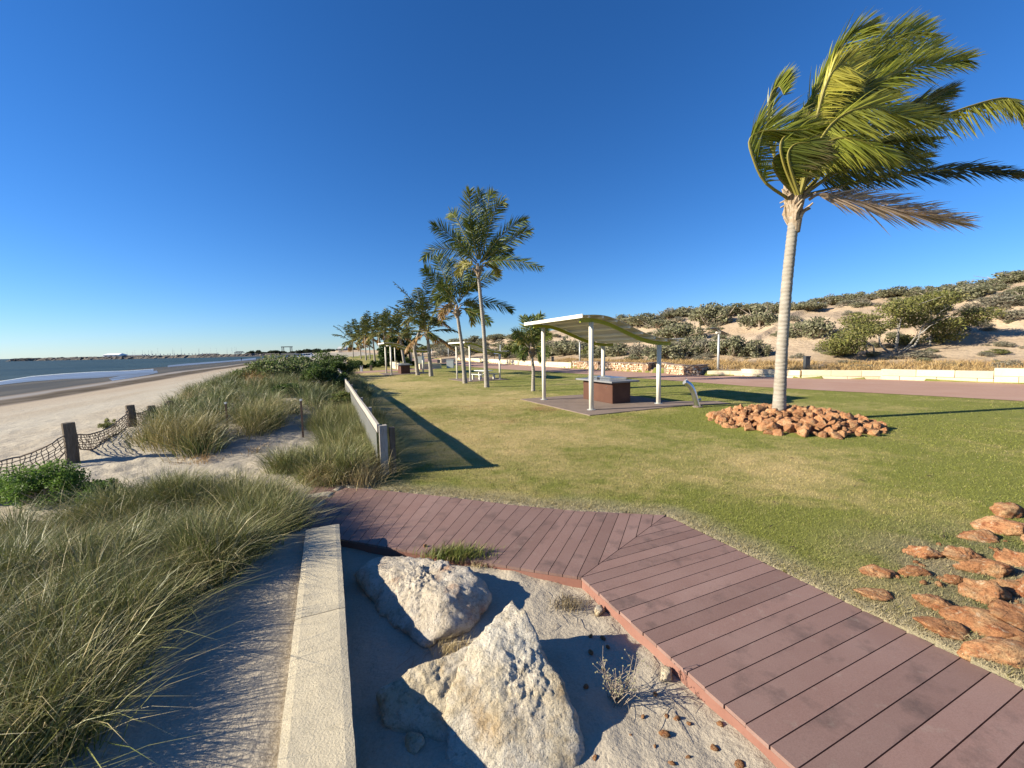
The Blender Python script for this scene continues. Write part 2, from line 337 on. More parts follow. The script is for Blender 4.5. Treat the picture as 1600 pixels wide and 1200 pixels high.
def ridge_h(arc):
    return np.interp(arc, [-10, 0, 12, 24, 32, 40, 48, 56, 64, 74, 85, 98, 112, 130, 150, 180, 240, 420], [7.7, 7.7, 7.7, 7.7, 8.6, 7.29, 6.9, 6.9, 7.91, 6.6, 6.93, 7.64, 7.28, 7.75, 7.42, 7.62, 5.2, 4.2])
def ground_z(x, y):
    x = np.asarray(x, float); y = np.asarray(y, float)
    c, s = cs(x, y)
    cw = c + 5 * (fbm(s / 45, s * 0 + 3, 31, 3) - .5) * sstep(10, 30, c)
    zb = np.interp(cw, [-5, 0, 3.2, 7, 11, 22, 52, 82, 200], [0, 0, 0, -.12, -.42, -1.0, -1.6, -2.6, -7])
    # planted dune between fence and beach
    dune = sstep(-.2, 2.2, c) * (1 - sstep(5.2, 8.0, c)) * sstep(2.0, 7.0, s) * (1 - sstep(60, 90, s))
    zb = zb + dune * (.42 + .38 * sstep(6, 20, s) + .25 * (fbm(x / 3, y / 3, 5, 3) - .5))
    # trodden sand path and footprints
    sandy = sstep(-.3, .4, c) * (1 - sstep(20, 24, c))
    zb = zb + sandy * (1 - sstep(14, 40, s)) * (-.16 * np.abs(fbm(x / .62, y / .42, 11, 3) - .5) + .07 * (fbm(x / .3, y / .2, 13, 2) - .5) + .10 * (fbm(x / 1.9, y / 1.3, 12, 2) - .5)) * (1 - .6 * sstep(9, 14, c))
    # raised bed left of the low wall
    wo, wa = wall_off(x, y)
    bed = sstep(.1, .25, wo) * (1 - sstep(2.9, 3.8, wa)) * (1 - sstep(3.6, 6.0, wo))
    zb = zb * (1 - bed) + bed * (.165 + .045 * (fbm(x / .8, y / .8, 21, 3) - .5) - .03 * sstep(.5, .16, wo))
    # sand drifting over the inner end of the boardwalk
    dr = sstep(-2.9, -3.7, x) * sstep(4.6, 5.2, y) * (1 - sstep(6.9, 7.6, y))
    zb = zb + dr * (.02 + .05 * sstep(-3.4, -4.4, x))
    # sand pit with the boulders
    pit = sstep(.12, .0, wo) * inpoly([(-2.2, 4.7), (-.9, 1.2), (-.2, -2), tuple(near2_end + np.array([.3, -.6])), tuple(near2_end + np.array([.3, .15])), tuple(M0 + np.array([.2, .25])), (-.1, 4.2), (-1.0, 4.5), (-2.1, 4.9)], x, y)
    pz = -.105 + .05 * (fbm(x / .7, y / .7, 33, 3) - .5) + .025 * (fbm(x / .18, y / .18, 34, 2) - .5)
    pz = pz + .05 * np.exp(-(((x + .1) / .55) ** 2 + ((y - 4.0) / .25) ** 2)) + .02 * np.exp(-(((x + .28) / .22) ** 2 + ((y - 2.42) / .25) ** 2))
    for (bx_, by_, ra, rb_, am) in ((-.55, 3.55, .62, .50, .012), (-.12, 2.55, .62, .55, .012)):
        q_ = ((x - bx_) / ra) ** 2 + ((y - by_) / rb_) ** 2; pz = pz + am * np.exp(-(q_ - 1) ** 2 * 3)
    zb = np.where(pit > 0, zb * (1 - pit) + pz * pit, zb)
    # under the boardwalk
    whole = NEAR1 + [tuple(near2_end), tuple(far2_end)] + FAR1[::-1]
    und = inpoly(whole, x, y) & inpoly(whole, x - .065, y - .075)
    drift = (x < -2.75) & (y > 4.9)
    zb = np.where(und & ~drift, -.13, zb)
    # mound round the big palm, rocky garden, lawn roll
    zb = zb + .16 * np.exp(-(((x - 7.45) / 1.7) ** 2 + ((y - 11.1) / 1.7) ** 2) ** 2)
    gd = np.exp(-(((x - 4.8) / 1.9) ** 2 + ((y - 3.1) / 1.5) ** 2) ** 2); zb = zb + gd * (.05 + .10 * (fbm(x / .5, y / .5, 41, 3) - .5))
    # dune hill beyond the promenade
    d, sd, arc = polydist(WALLP, x, y)
    hd = np.where(sd < 0, d, 0)
    R = ridge_h(arc); t = hd / np.interp(arc, [0, 60, 150], [30, 31, 40])
    prof = np.interp(t, [0, .06, .16, .3, .5, .72, .92, 1.05, 1.5, 4], [.05, .06, .10, .20, .42, .72, .95, 1.0, .97, .6])
    lump = (fbm(x / 9, y / 9, 51, 4) - .5) * 1.9 + (fbm(x / 3, y / 3, 52, 3) - .5) * .7
    zh = R * prof + lump * sstep(.1, .6, t)
    zb = np.where(sd < 0, np.where(hd > 0, zh, zb), zb)
    # land behind the bay
    far = sstep(560, 660, y) * sstep(-470, -440, x + (y - 640) * .1); zb = zb * (1 - far) + (2.4 + (fbm(x / 60, y / 60, 61, 3) - .5) * 2) * far
    inl = sstep(110, 260, s) * (1 - sstep(8, 22, c)) * (sd > 0); zb = zb + inl * 2.2
    return zb

# polar grid anchored at the viewer's feet: fine near, coarse far, all round
rr = [.15]
while rr[-1] < 30: rr.append(rr[-1] * 1.0125 + .002)
while rr[-1] < 140: rr.append(rr[-1] * 1.014)
while rr[-1] < 6000: rr.append(rr[-1] * 1.06)
rr = np.array(rr)
th = np.concatenate([np.arange(-60, 60.01, .3), np.arange(64, 300, 4.0)])
TH, RR = np.meshgrid(np.radians(th), rr)
GX = RR * np.sin(TH); GY = RR * np.cos(TH)
GZ = ground_z(GX, GY)
nr, nth = GX.shape
V = np.stack([GX.ravel(), GY.ravel(), GZ.ravel()], 1)
i0 = (np.arange(nr - 1)[:, None] * nth + np.arange(nth)[None, :]).ravel()
i1 = (np.arange(nr - 1)[:, None] * nth + (np.arange(nth)[None, :] + 1) % nth).ravel()
Q = np.stack([i0, i1, i1 + nth, i0 + nth], 1)
FC = V[Q].mean(1)
fc_c, fc_s = cs(FC[:, 0], FC[:, 1])
wob = .14 * (fbm(FC[:, 0] / .35, FC[:, 1] / .35, 71, 3) - .5)
nrm2 = np.array([.914, .405]) * .14
is_lawn = (inpoly(LAWN_POLY, FC[:, 0] + wob, FC[:, 1] + wob) | (polydist([tuple(M1), tuple(far2_end)], FC[:, 0], FC[:, 1])[0] < .16)) & ~inpoly([DECK2[0], DECK2[1], tuple(far2_end - nrm2), tuple(M1 - nrm2)], FC[:, 0], FC[:, 1])
dW, sW, aW = polydist(WALLP, FC[:, 0], FC[:, 1])
is_hill = (sW < 0) & (FC[:, 0] > -200)
is_wet = (fc_c > 19) & (FC[:, 1] > 0) & ~is_hill & (FC[:, 1] < 640)
zone = np.where(is_hill, 2, np.where(is_lawn, 1, np.where(is_wet, 3, 0)))

def lawn_colour(x, y):
    c, s = cs(x, y); ins = -c
    dry = .72 * np.exp(-(ins / 7.5) ** 2) * sstep(-1, 2, s) + 1.3 * (fbm(x / 2.4, y / 2.0, 81, 4) - .42) + .8 * (fbm(x / .6, y / .5, 82, 3) - .5) + .7 * (fbm(x / .16, y / .13, 86, 2) - .5)
    dry = dry + .35 * np.exp(-(((x - 2.6) / 2.6) ** 2 + ((y - 8.0) / 1.8) ** 2)) + .45 * np.exp(-(((x - 4.6) / 2.0) ** 2 + ((y - 6.8) / 1.0) ** 2))
    dry = dry - .5 * np.exp(-(((x - 7.4) / 3.4) ** 2 + ((y - 11.0) / 2.6) ** 2)) - .06 * sstep(4, 12, x) - .3 * np.exp(-(((x - 3.0) / .9) ** 2 + ((y - 4.6) / .7) ** 2))
    dry = np.clip(dry, 0, 1)
    col = mix3((.188, .198, .042), (.44, .345, .150), dry)
    rust = np.clip((fbm(x / 1.1, y / .8, 83, 4) - .62) * 5, 0, 1) * np.exp(-(((x - .5) / 3.5) ** 2 + ((y - 14) / 4) ** 2)) * .6
    col = mix3(col, (.27, .135, .07), rust)
    # straw and sand along the boards and round the garden rocks
    dn, sg, _ = polydist(FAR1 + [tuple(M1 + A2 * 6.2)], x, y)
    ed = np.clip(1.15 - dn / (.25 + .5 * fbm(x / .5, y / .5, 84, 3)), 0, 1)
    col = mix3(col, (.33, .28, .185), ed * .85)
    gd = np.exp(-(((x - 4.8) / 1.7) ** 2 + ((y - 3.2) / 1.35) ** 2) ** 2)
    col = mix3(col, mix3((.27, .22, .15), (.12, .13, .04), np.clip((fbm(x / .35, y / .35, 85, 3) - .4) * 3, 0, 1)), gd * .9)
    return col
def sand_colour(x, y):
    c, s = cs(x, y)
    cw = c + 5 * (fbm(s / 45, s * 0 + 3, 31, 3) - .5) * sstep(10, 30, c) + 1.2 * (fbm(s / 6, c / 1.5, 91, 3) - .5)
    n = fbm(s / 14, c / 2.0, 92, 4)
    col = mix3((.43, .385, .305), (.38, .325, .245), np.clip((n - .42) * 4, 0, 1))
    col = mix3(col, (.36, .285, .205), sstep(12, 20, cw) * .75)
    # pit and bed: greyer dune sand
    near = sstep(9, 5, y)
    col = mix3(col, (.385, .33, .25), near * .8)
    # wet bands, from the beach outwards
    col = mix3(col, (.20, .165, .13), sstep(19.5, 21.5, cw))
    col = mix3(col, (.072, .056, .036), sstep(20.6, 21.6, cw) * (1 - sstep(24.5, 25.5, cw)) * (.6 + .8 * (fbm(s / 3, c, 93, 3) - .3)).clip(0, 1))
    col = mix3(col, (.26, .24, .22), sstep(25.2, 25.7, cw) * (1 - sstep(26.8, 27.4, cw)))
    col = mix3(col, mix3((.070, .072, .072), (.105, .10, .09), np.clip((fbm(s / 25, c / 3, 94, 4) - .4) * 4, 0, 1)), sstep(27.2, 28.5, cw))
    return col
def hill_colour(x, y, z):
    d, sd, arc = polydist(WALLP, x, y)
    n = fbm(x / 5, y / 5, 101, 4)
    col = mix3((.46, .355, .245), (.39, .29, .195), np.clip((n - .4) * 4, 0, 1))
    dg = (1 - sstep(3, 9, d)) * np.clip((fbm(x / 1.6, y / 1.6, 102, 3) - .3) * 3, 0, 1)
    col = mix3(col, (.27, .175, .085), dg * .8)
    return col

def sub_mesh(name, mask, mat, colf, smooth=True):
    q = Q[mask]; u, inv = np.unique(q.ravel(), return_inverse=True)
    v = V[u]; c = colf(v)
    return link(name, np_mesh(name, v, inv.reshape(-1, 4), mat, c, smooth))
tag(sub_mesh('sand', zone == 0, MT['sand'], lambda v: sand_colour(v[:, 0], v[:, 1])), kind='structure')
tag(sub_mesh('lawn', zone == 1, MT['lawn'], lambda v: lawn_colour(v[:, 0], v[:, 1])), kind='structure')
tag(sub_mesh('dune_hill', zone == 2, MT['hill'], lambda v: hill_colour(v[:, 0], v[:, 1], v[:, 2])), kind='structure')
tag(sub_mesh('wet_sand', zone == 3, MT['wet_sand'], lambda v: sand_colour(v[:, 0], v[:, 1])), kind='structure')
def gz1(x, y): return float(ground_z(np.array([x]), np.array([y]))[0])
def hit(px, py, tmin=3.0, tmax=400):
    d = ray(px, py); ts = tmin * (tmax / tmin) ** np.linspace(0, 1, 900)
    P = np.array([0, 0, H])[None] + ts[:, None] * d[None]
    z = ground_z(P[:, 0], P[:, 1]); k = np.argmax(P[:, 2] < z)
    return P[k] if P[k, 2] < z[k] else None

# sea
m, nt = new_mat('sea_water'); N = nt.nodes; L = nt.links
out = N.new('ShaderNodeOutputMaterial'); p = N.new('ShaderNodeBsdfPrincipled'); p.inputs['Roughness'].default_value = .55; p.inputs['Specular IOR Level'].default_value = .10
geo = N.new('ShaderNodeNewGeometry'); mp = N.new('ShaderNodeMapping'); mp.inputs['Rotation'].default_value = (0, 0, -.42); mp.inputs['Scale'].default_value = (1, .35, 1)
L.new(geo.outputs['Position'], mp.inputs[0])
n1 = N.new('ShaderNodeTexNoise'); n1.inputs['Scale'].default_value = .05; n1.inputs['Detail'].default_value = 6; L.new(mp.outputs[0], n1.inputs['Vector'])
rp = N.new('ShaderNodeValToRGB'); rp.color_ramp.elements[0].position = .35; rp.color_ramp.elements[0].color = (.020, .046, .056, 1); rp.color_ramp.elements[1].position = .7; rp.color_ramp.elements[1].color = (.046, .075, .076, 1)
L.new(n1.outputs['Fac'], rp.inputs[0]); L.new(rp.outputs[0], p.inputs['Base Color'])
n2 = N.new('ShaderNodeTexNoise'); n2.inputs['Scale'].default_value = .9; n2.inputs['Detail'].default_value = 5; L.new(mp.outputs[0], n2.inputs['Vector'])
b = N.new('ShaderNodeBump'); b.inputs['Strength'].default_value = .8; b.inputs['Distance'].default_value = .5; L.new(n2.outputs['Fac'], b.inputs['Height']); L.new(b.outputs[0], p.inputs['Normal'])
L.new(p.outputs[0], out.inputs[0]); MT['sea'] = m
pl = [F0 + A_SE * 40 - A_AL * 900, F0 + A_SE * 40 + A_AL * 900]
sea = MB().add([(pl[0][0], pl[0][1], -1.6), (pl[1][0], pl[1][1], -1.6), (pl[1][0] - 3000, 30000, -1.6), (-30000, 30000, -1.6), (-30000, -9000, -1.6), (pl[0][0], -9000, -1.6)], [(0, 1, 2, 3, 4, 5)])
tag(sea.build('sea', MT['sea']), kind='structure')
# thin sheets of water on the flats, sky reflection painted into their pale blue, and the foam line, each a low sheet lying on the sand
MT['foam'] = make_mat('sea_foam', (.62, .66, .68), layers=[(.6, (.25, .3, .32), .42, .6, .9)], rough=.9)
MT['painted_sheen'] = make_mat('shallow_sky_sheen', (.16, .195, .26), rough=.4, spec=.2, rot=-.42, scale3=(1, .16, 1), layers=[(.22, (.105, .10, .095), .46, .60, .95), (.9, (.34, .39, .47), .56, .70, .6)], bumps=[(.35, .25, .04)])
def shore_sheet(name, px_top, px_bot, z, mat):
    a = [g(x, y, z) for x, y in px_top]; b_ = [g(x, y, z) for x, y in px_bot]
    n = len(a); vs = [tuple(v) for v in a + b_]; vs = [(v[0], v[1], max(z, gz1(v[0], v[1]) + .02)) for v in vs]
    return tag(MB().add(vs, [(i, n + i, n + i + 1, i + 1) for i in range(n - 1)]).build(name, mat), kind='structure')
shore_sheet('shallow_sky_sheen', [(-40, 599), (0, 596.3), (50, 588.5), (100, 584.3), (150, 581.2), (200, 579.6), (240, 577)], [(-40, 607), (0, 603), (50, 597), (100, 594), (150, 593), (190, 590), (240, 583)], -1.5, MT['painted_sheen'])
shore_sheet('shallow_sky_sheen', [(170, 592.5), (200, 585.5), (225, 582), (245, 579)], [(176, 597), (205, 592.5), (230, 588), (247, 583)], -1.28, MT['painted_sheen'])
shore_sheet('shallow_sky_sheen', [(262, 571), (290, 568.2), (325, 565.6), (362, 563.0), (400, 559.0)], [(262, 573.5), (290, 571.0), (325, 568), (362, 565.0), (400, 562.0)], -1.5, MT['painted_sheen'])
shore_sheet('sea_foam', [(-40, 598.0), (0, 595.4), (50, 587.6), (100, 583.6), (150, 580.6), (200, 579.1), (240, 576.5)], [(-40, 599), (0, 596.3), (50, 588.5), (100, 584.3), (150, 581.2), (200, 579.6), (240, 577)], -1.48, MT['foam'])

# promenade and the cross path, sheets lying on the lawn
nP = 14
def resample(pl, n):
    pl = np.array(pl); d = np.r_[0, np.cumsum(np.hypot(*np.diff(pl, axis=0).T))]; t = np.linspace(0, d[-1], n)
    return np.c_[np.interp(t, d, pl[:, 0]), np.interp(t, d, pl[:, 1])]
pa = resample(PATHN, 60); pb = resample(WALLP[:-2], 60)
vs = [(x, y, .012) for x, y in pa] + [(x, y, .012) for x, y in pb]
tag(MB().add(vs, [(i, i + 1, 60 + i + 1, 60 + i) for i in range(59)]).build('promenade', MT['paving']), kind='structure')
ca = [g(552, 584)[:2], g(615, 580)[:2], g(680, 577)[:2]]; cb = [g(552, 581)[:2], g(615, 577.2)[:2], g(680, 574.8)[:2]]
tag(MB().add([(q[0], q[1], .008) for q in ca + cb], [(0, 1, 4, 3), (1, 2, 5, 4)]).build('cross_path', MT['paving']), kind='structure')

# ------------------------------------------------------------------ boardwalk
def clip(poly, a, b):
    """keep the part of poly on the left of a->b"""
    o = []; n = len(poly)
    f = lambda p: (b[0] - a[0]) * (p[1] - a[1]) - (b[1] - a[1]) * (p[0] - a[0])
    for i in range(n):
        p, q = poly[i], poly[(i + 1) % n]; fp, fq = f(p), f(q)
        if fp >= 0: o.append(p)
        if (fp >= 0) != (fq >= 0):
            t = fp / (fp - fq); o.append((p[0] + t * (q[0] - p[0]), p[1] + t * (q[1] - p[1])))
    return o
def add_plank(parent, poly, z=0.0, th=.026):
    if len(poly) < 3: return
    a = abs(sum(poly[i][0] * poly[(i + 1) % len(poly)][1] - poly[(i + 1) % len(poly)][0] * poly[i][1] for i in range(len(poly)))) / 2
    if a < .004: return
    MB().prism(poly, z - th, z).build('plank', MT['plank'], parent)
bw = thing('boardwalk', 'reddish brown composite boardwalk turning at a mitred joint', None, (0, 0, 0)); bw['kind'] = 'structure'
GAP = .0035
lineA = (np.array([.19, 3.86]), np.array([.81, 5.31])); lineB = (np.array([-.21, 4.02]), np.array([.42, 5.42]))
lineC = (np.array([-1.06, 4.29]), np.array([-.75, 5.85])); lineD = (np.array([-2.04, 4.63]), np.array([-2.13, 6.25]))
lines = []
dA = (lineA[1] - lineA[0]) / np.linalg.norm(lineA[1] - lineA[0]); nA = np.array([dA[1], -dA[0]])
for k in range(11, 0, -1): lines.append((lineA[0] + nA * .14 * k, lineA[1] + nA * .14 * k))
for (P_, Q_, n) in ((lineA, lineB, 3), (lineB, lineC, 7), (lineC, lineD, 8)):
    for k in range(n): t = k / n; lines.append((P_[0] * (1 - t) + Q_[0] * t, P_[1] * (1 - t) + Q_[1] * t))
for k in range(14): lines.append((lineD[0] + np.array([-.128, .048]) * k, lineD[1] + np.array([-.172, .055]) * k))
def side_lines(poly_pts): return list(zip(poly_pts[:-1], poly_pts[1:]))
def inner1(poly):
    # keep above the near edge polyline and below the far one (both nearly straight, so clip by the local pieces)
    cx = sum(p[0] for p in poly) / len(poly)
    for pl_, rev in ((NEAR1, False), (FAR1, True)):
        best = min(side_lines(pl_), key=lambda ab: abs((ab[0][0] + ab[1][0]) / 2 - (cx + (.25 if rev else -.25))))
        a, b_ = best
        poly = clip(poly, b_, a) if rev else clip(poly, a, b_)
        if len(poly) < 3: return poly
    return poly
for (l0, l1) in zip(lines[:-1], lines[1:]):
    ext = lambda l: (l[0] - (l[1] - l[0]) * .5, l[1] + (l[1] - l[0]) * .5)
    r0, r1 = ext(l0), ext(l1); dn = (r0[0] - r1[0]); dn = dn / np.linalg.norm(dn) * GAP
    poly = [tuple(r0[0] - dn), tuple(r0[1] - dn), tuple(r1[1] + dn), tuple(r1[0] + dn)]
    poly = inner1(poly)
    if len(poly) >= 3:
        off = np.array([-(M1 - M0)[1], (M1 - M0)[0]]); off = off / np.linalg.norm(off) * GAP
        poly = clip(poly, tuple(M0 + off), tuple(M1 + off))
    add_plank(bw, poly)
n2 = np.array([-A2[1], A2[0]])                      # towards the lawn
for k in range(-14, 36):
    s0 = k * .1400 + GAP; s1 = (k + 1) * .1400 - GAP
    poly = [tuple(M0 + A2 * s0 - n2 * .5), tuple(M0 + A2 * s1 - n2 * .5), tuple(M0 + A2 * s1 + n2 * 3), tuple(M0 + A2 * s0 + n2 * 3)]
    j = .004 * math.sin(k * 2.7)
    poly = clip(poly, tuple(M0 - n2 * (.0 + j)), tuple(M0 - n2 * (.0 + j) + A2))
    if len(poly) >= 3: poly = clip(poly, tuple(M1 + n2 * j + A2), tuple(M1 + n2 * j))
    if len(poly) >= 3:
        off = np.array([-(M1 - M0)[1], (M1 - M0)[0]]); off = off / np.linalg.norm(off) * GAP
        poly = clip(poly, tuple(M1 - off), tuple(M0 - off))
    add_plank(bw, poly)
def fascia(a, b_, parent):
    a = np.array(a); b_ = np.array(b_); d = (b_ - a) / np.linalg.norm(b_ - a); n = np.array([-d[1], d[0]])
    MB().prism([tuple(a + n * .004), tuple(b_ + n * .004), tuple(b_ + n * .026), tuple(a + n * .026)], -.17, -.029).build('fascia_board', MT['fascia'], parent)
for k in range(4):
    a = M0 + A2 * 1.2 * k; fascia(a + A2 * .003, a + A2 * 1.197, bw)
for a, b_ in zip(NEAR1[1:-1], NEAR1[2:]): fascia(a, b_, bw)

# ------------------------------------------------------------------ low wall in the foreground
wl = thing('low_wall', 'low pale limestone block wall between the dune grass and the boulders', 'wall', tuple(WR0) + (0,))
Lw = np.linalg.norm(WR1 - WR0)
cuts = [-1.9, -.02, 1.35, Lw]
for a, b_ in zip(cuts[:-1], cuts[1:]):
    n = 40; mb = MB(); hb = .228
    # block with a slightly uneven top surface and arrises
    nu = max(6, int((b_ - a) / .05)); nv = 8
    us = np.linspace(a + .004, b_ - .004, nu + 1); vv = np.linspace(0, .34, nv + 1)
    vs = []; fs = []
    for i, u in enumerate(us):
        for j, v in enumerate(vv):
            x, y = WR0 + WD * u + WNL * v
            e = .006 * (1 if j in (0, nv) else 0) + .008 * (1 if i in (0, nu) else 0)
            jx = .006 * (fbm(u * 7, v * 30, 5, 2) - .5) if j in (0, nv) else 0
            vs.append((x + WNL[0] * jx, y + WNL[1] * jx, hb - e + .010 * (fbm(u * 6, v * 6, 3, 3) - .5)))
    w = nv + 1
    for i in range(nu):
        for j in range(nv): fs.append((i * w + j, (i + 1) * w + j, (i + 1) * w + j + 1, i * w + j + 1))
    top = len(vs)
    ring = [i * w for i in range(nu + 1)] + [nu * w + j for j in range(1, nv + 1)] + [i * w + nv for i in range(nu - 1, -1, -1)] + [j for j in range(nv - 1, 0, -1)]
    for r_ in ring: vs.append((vs[r_][0], vs[r_][1], -.3))
    for k in range(len(ring)): fs.append((ring[(k + 1) % len(ring)], ring[k], top + k, top + (k + 1) % len(ring)))
    mb.add(vs, [tuple(reversed(f)) for f in fs] if False else fs)
    mb.build('block', MT['limestone_wall'], wl)

# ------------------------------------------------------------------ rocks
def hull_planes(pts):
    bm = bmesh.new()
    for q in pts: bm.verts.new(tuple(map(float, q)))
    bmesh.ops.convex_hull(bm, input=bm.verts[:])
    bm.faces.ensure_lookup_table(); bm.normal_update()
    P = [(np.array(f.normal), float(f.normal.dot(f.verts[0].co))) for f in bm.faces]
    bm.free(); return P
ICO = {}
def ico(k):
    if k not in ICO:
        bm = bmesh.new(); bmesh.ops.create_icosphere(bm, subdivisions=k, radius=1)
        ICO[k] = (np.array([v.co[:] for v in bm.verts]), np.array([[v.index for v in f.verts] for f in bm.faces])); bm.free()
    return ICO[k]
def rock_from_hull(pts, sub, rough, fs, soft=14.0, seed=0, drop=None):
    pts = np.array(pts, float); c = pts.mean(0); P = hull_planes(pts - c)
    D, T = ico(sub); r = np.zeros(len(D)) ; size = np.ptp(pts, axis=0).mean()
    acc = np.zeros(len(D))
    for n_, d_ in P:
        dn = D @ n_
        k = np.where(dn > 1e-4, dn / max(d_, 1e-4), 0)
        acc += np.maximum(k, 0) ** soft
    r = 1 / acc ** (1 / soft)
    X = D * r[:, None] + c
    out_ = np.empty_like(X)
    for i, (q, dd) in enumerate(zip(X, D)):
        v = Vector(q * fs) + Vector((seed * 7.7, seed * 3.1, 0))
        vo = mnoise.voronoi(v * 1.5)[0]; v2 = mnoise.voronoi(v * 4.0 + Vector((3, 1, 2)))[0]; h_ = .40 * mnoise.noise(v * .8) + .75 * (.35 - vo[0]) * .85 + .24 * (.3 - v2[0]) + .22 * (.5 - abs(mnoise.noise(v * 2.3))) + .14 * mnoise.noise(v * 6) + .12 * (.5 - abs(mnoise.noise(v * 12.0))) + .06 * mnoise.noise(v * 25)
        ce = mnoise.cell(v * 1.7) if False else 0
        out_[i] = q + dd * rough * size * h_
    return out_, T
def P3(px, py, z): return g(px, py, z)
# the big boulder
B2 = [P3(800, 937, .29), P3(824, 958, .28), P3(846, 1008, .19), P3(868, 1052, .12), P3(895, 1098, .06), P3(914, 1172, -.06),
      P3(745, 992, .21), P3(716, 1040, .12), P3(690, 1110, .02), P3(770, 1010, .22),
      (.12, 3.02, -.2), (-.16, 3.02, -.2), (.42, 2.35, -.25), P3(895, 1215, -.15), P3(790, 1275, -.14), P3(700, 1240, -.14)]
B2L = [P3(735, 1006, .16), P3(690, 1026, .14), P3(640, 1046, .11), P3(588, 1080, .04), P3(598, 1125, -.06), P3(625, 1160, -.12), P3(740, 1060, .08), P3(735, 1120, .0), P3(700, 1170, -.10),
       (-.5, 2.75, -.2), (-.2, 2.8, -.2), P3(600, 1090, -.2)]
va, ta = rock_from_hull(B2, 6, .075, 5.0, 50, 1); vb, tb = rock_from_hull(B2L, 5, .085, 6.0, 40, 2)
v_ = np.vstack([va, vb]); t_ = np.vstack([ta, tb + len(va)])
tag(link('boulder', np_mesh('boulder', v_, t_, MT['boulder'], smooth=False)), 'big pointed cream limestone boulder in the sand, nearest the viewer', 'boulder', 'limestone boulders in the sand pit')
B1 = [P3(560, 890, .05), P3(585, 868, .05), P3(640, 868, .10), P3(690, 872, .14), P3(735, 888, .14), P3(762, 915, .08), P3(768, 940, .0), P3(750, 975, -.05),
      P3(700, 985, .02), P3(655, 1010, -.06), P3(690, 1005, -.06), P3(600, 968, -.08), P3(572, 935, -.06), P3(553, 905, -.05), P3(620, 900, .12), P3(690, 930, .14),
      P3(560, 890, -.2), P3(768, 930, -.2), P3(680, 1015, -.2), P3(660, 880, -.2), P3(580, 940, -.2), P3(745, 900, -.2)]
v_, t_ = rock_from_hull(B1, 6, .068, 6.0, 40, 4)
tag(link('boulder', np_mesh('boulder', v_, t_, MT['boulder2'], smooth=False)), 'rounded whitish boulder with a rusty patch, behind the pointed one beside the boardwalk', 'boulder', 'limestone boulders in the sand pit')
# stones: a few shapes shared by all loose rocks
def chip_mesh(seed, n=15, flat=.6, name='stone', mat='orange_rock'):
    r_ = np.random.default_rng(seed); q = r_.normal(size=(n, 3)); q /= np.linalg.norm(q, axis=1)[:, None]
    q *= (.8 + .4 * r_.random((n, 1))) * np.array([1, .72, flat])[None] * .5
    bm = bmesh.new()
    for p_ in q: bm.verts.new(p_)
    bmesh.ops.convex_hull(bm, input=bm.verts[:])
    bmesh.ops.delete(bm, geom=[v for v in bm.verts if not v.link_faces], context='VERTS')
    me = bpy.data.meshes.new(name); bm.to_mesh(me); bm.free(); me.materials.append(MT[mat]); return me
def rough_rock_mesh(seed, name='rock', mat='orange_rock', sub=4):
    r_ = np.random.default_rng(seed); q = r_.normal(size=(14, 3)); q /= np.linalg.norm(q, axis=1)[:, None]
    q *= np.array([.5, .36, .33])[None] * (.85 + .3 * r_.random((14, 1)))
    v, t = rock_from_hull(q, sub, .13, 4.6, 60, seed)
    return np_mesh(name, v, t, MT[mat], smooth=False)
CHIPS = [rough_rock_mesh(200 + k, 'stone', 'orange_rock', 2) for k in range(12)]
ROUGH = [rough_rock_mesh(300 + k) for k in range(6)]
def put_rock(name, me, px, py, w, z=None, rz=0, sc=(1, 1, 1), tilt=(0, 0), Y=None):
    q = g(px, py); zz = gz1(q[0], q[1]) if z is None else z
    q = g(px, py, zz)
    ob = link(name, me); ob.location = (q[0], q[1], zz + .07 * w * sc[2]); ob.rotation_euler = (tilt[0], tilt[1], rz); ob.scale = (w * sc[0], w * sc[1], w * sc[2])
    return ob
# garden rocks at lower right: px, py, width in metres, turn, label
GARD = [(1366, 931, .25, -.5, 'dark rusty rock nearest the boardwalk edge, left end of the garden rocks'),
        (1372, 896, .26, -.1, 'flat rusty rock in the green grass, left of a lighter orange rock'),
        (1428, 898, .24, -.4, 'light orange rounded rock with black shade on its right side'),
        (1440, 868, .32, -.45, 'long dark rusty rock, uppermost of the left garden rocks'),
        (1489, 908, .16, -.3, 'small oval orange rock standing alone in thin grass'),
        (1460, 946, .26, -.45, 'low pale orange rock sunk in sand behind the notched one'),
        (1473, 985, .30, -.55, 'reddish rock with a white chip and deep black shade beside it'),
        (1543, 982, .42, -.75, 'big notched orange rock with a deep black hollow on its right'),
        (1570, 1030, .42, -.5, 'low long orange rock at the edge of the last boards'),
        (1535, 930, .38, -.15, 'flat orange rock lying half buried above the big notched one'),
        (1500, 872, .30, -.35, 'low reddish rock in the sand right of the long dark one'),
        (1540, 893, .40, -.4, 'pale orange long rock merging into the sand at mid bed'),
        (1528, 843, .34, -.3, 'rusty flat rock at the upper rim of the garden bed'),
        (1566, 828, .46, -.25, 'wide salmon coloured rock in the upper right of the bed'),
        (1582, 806, .42, .1, 'broken cream and rust rock at the top of the bed by the lawn'),
        (1590, 880, .36, -.4, 'orange rock at the right rim with a dark crack beneath it'),
        (1590, 975, .40, -.3, 'yellowish orange slab right of the deep black hollow'),
        (1592, 925, .30, -.6, 'rusty leaning rock at the right rim of the bed'),
        (1596, 1012, .22, 0, 'small orange rock at the right rim above the boards'),
        (1630, 850, .4, .2, 'orange rock at the far right of the bed'), (1640, 930, .45, -.2, 'large orange rock at the far right of the bed')]
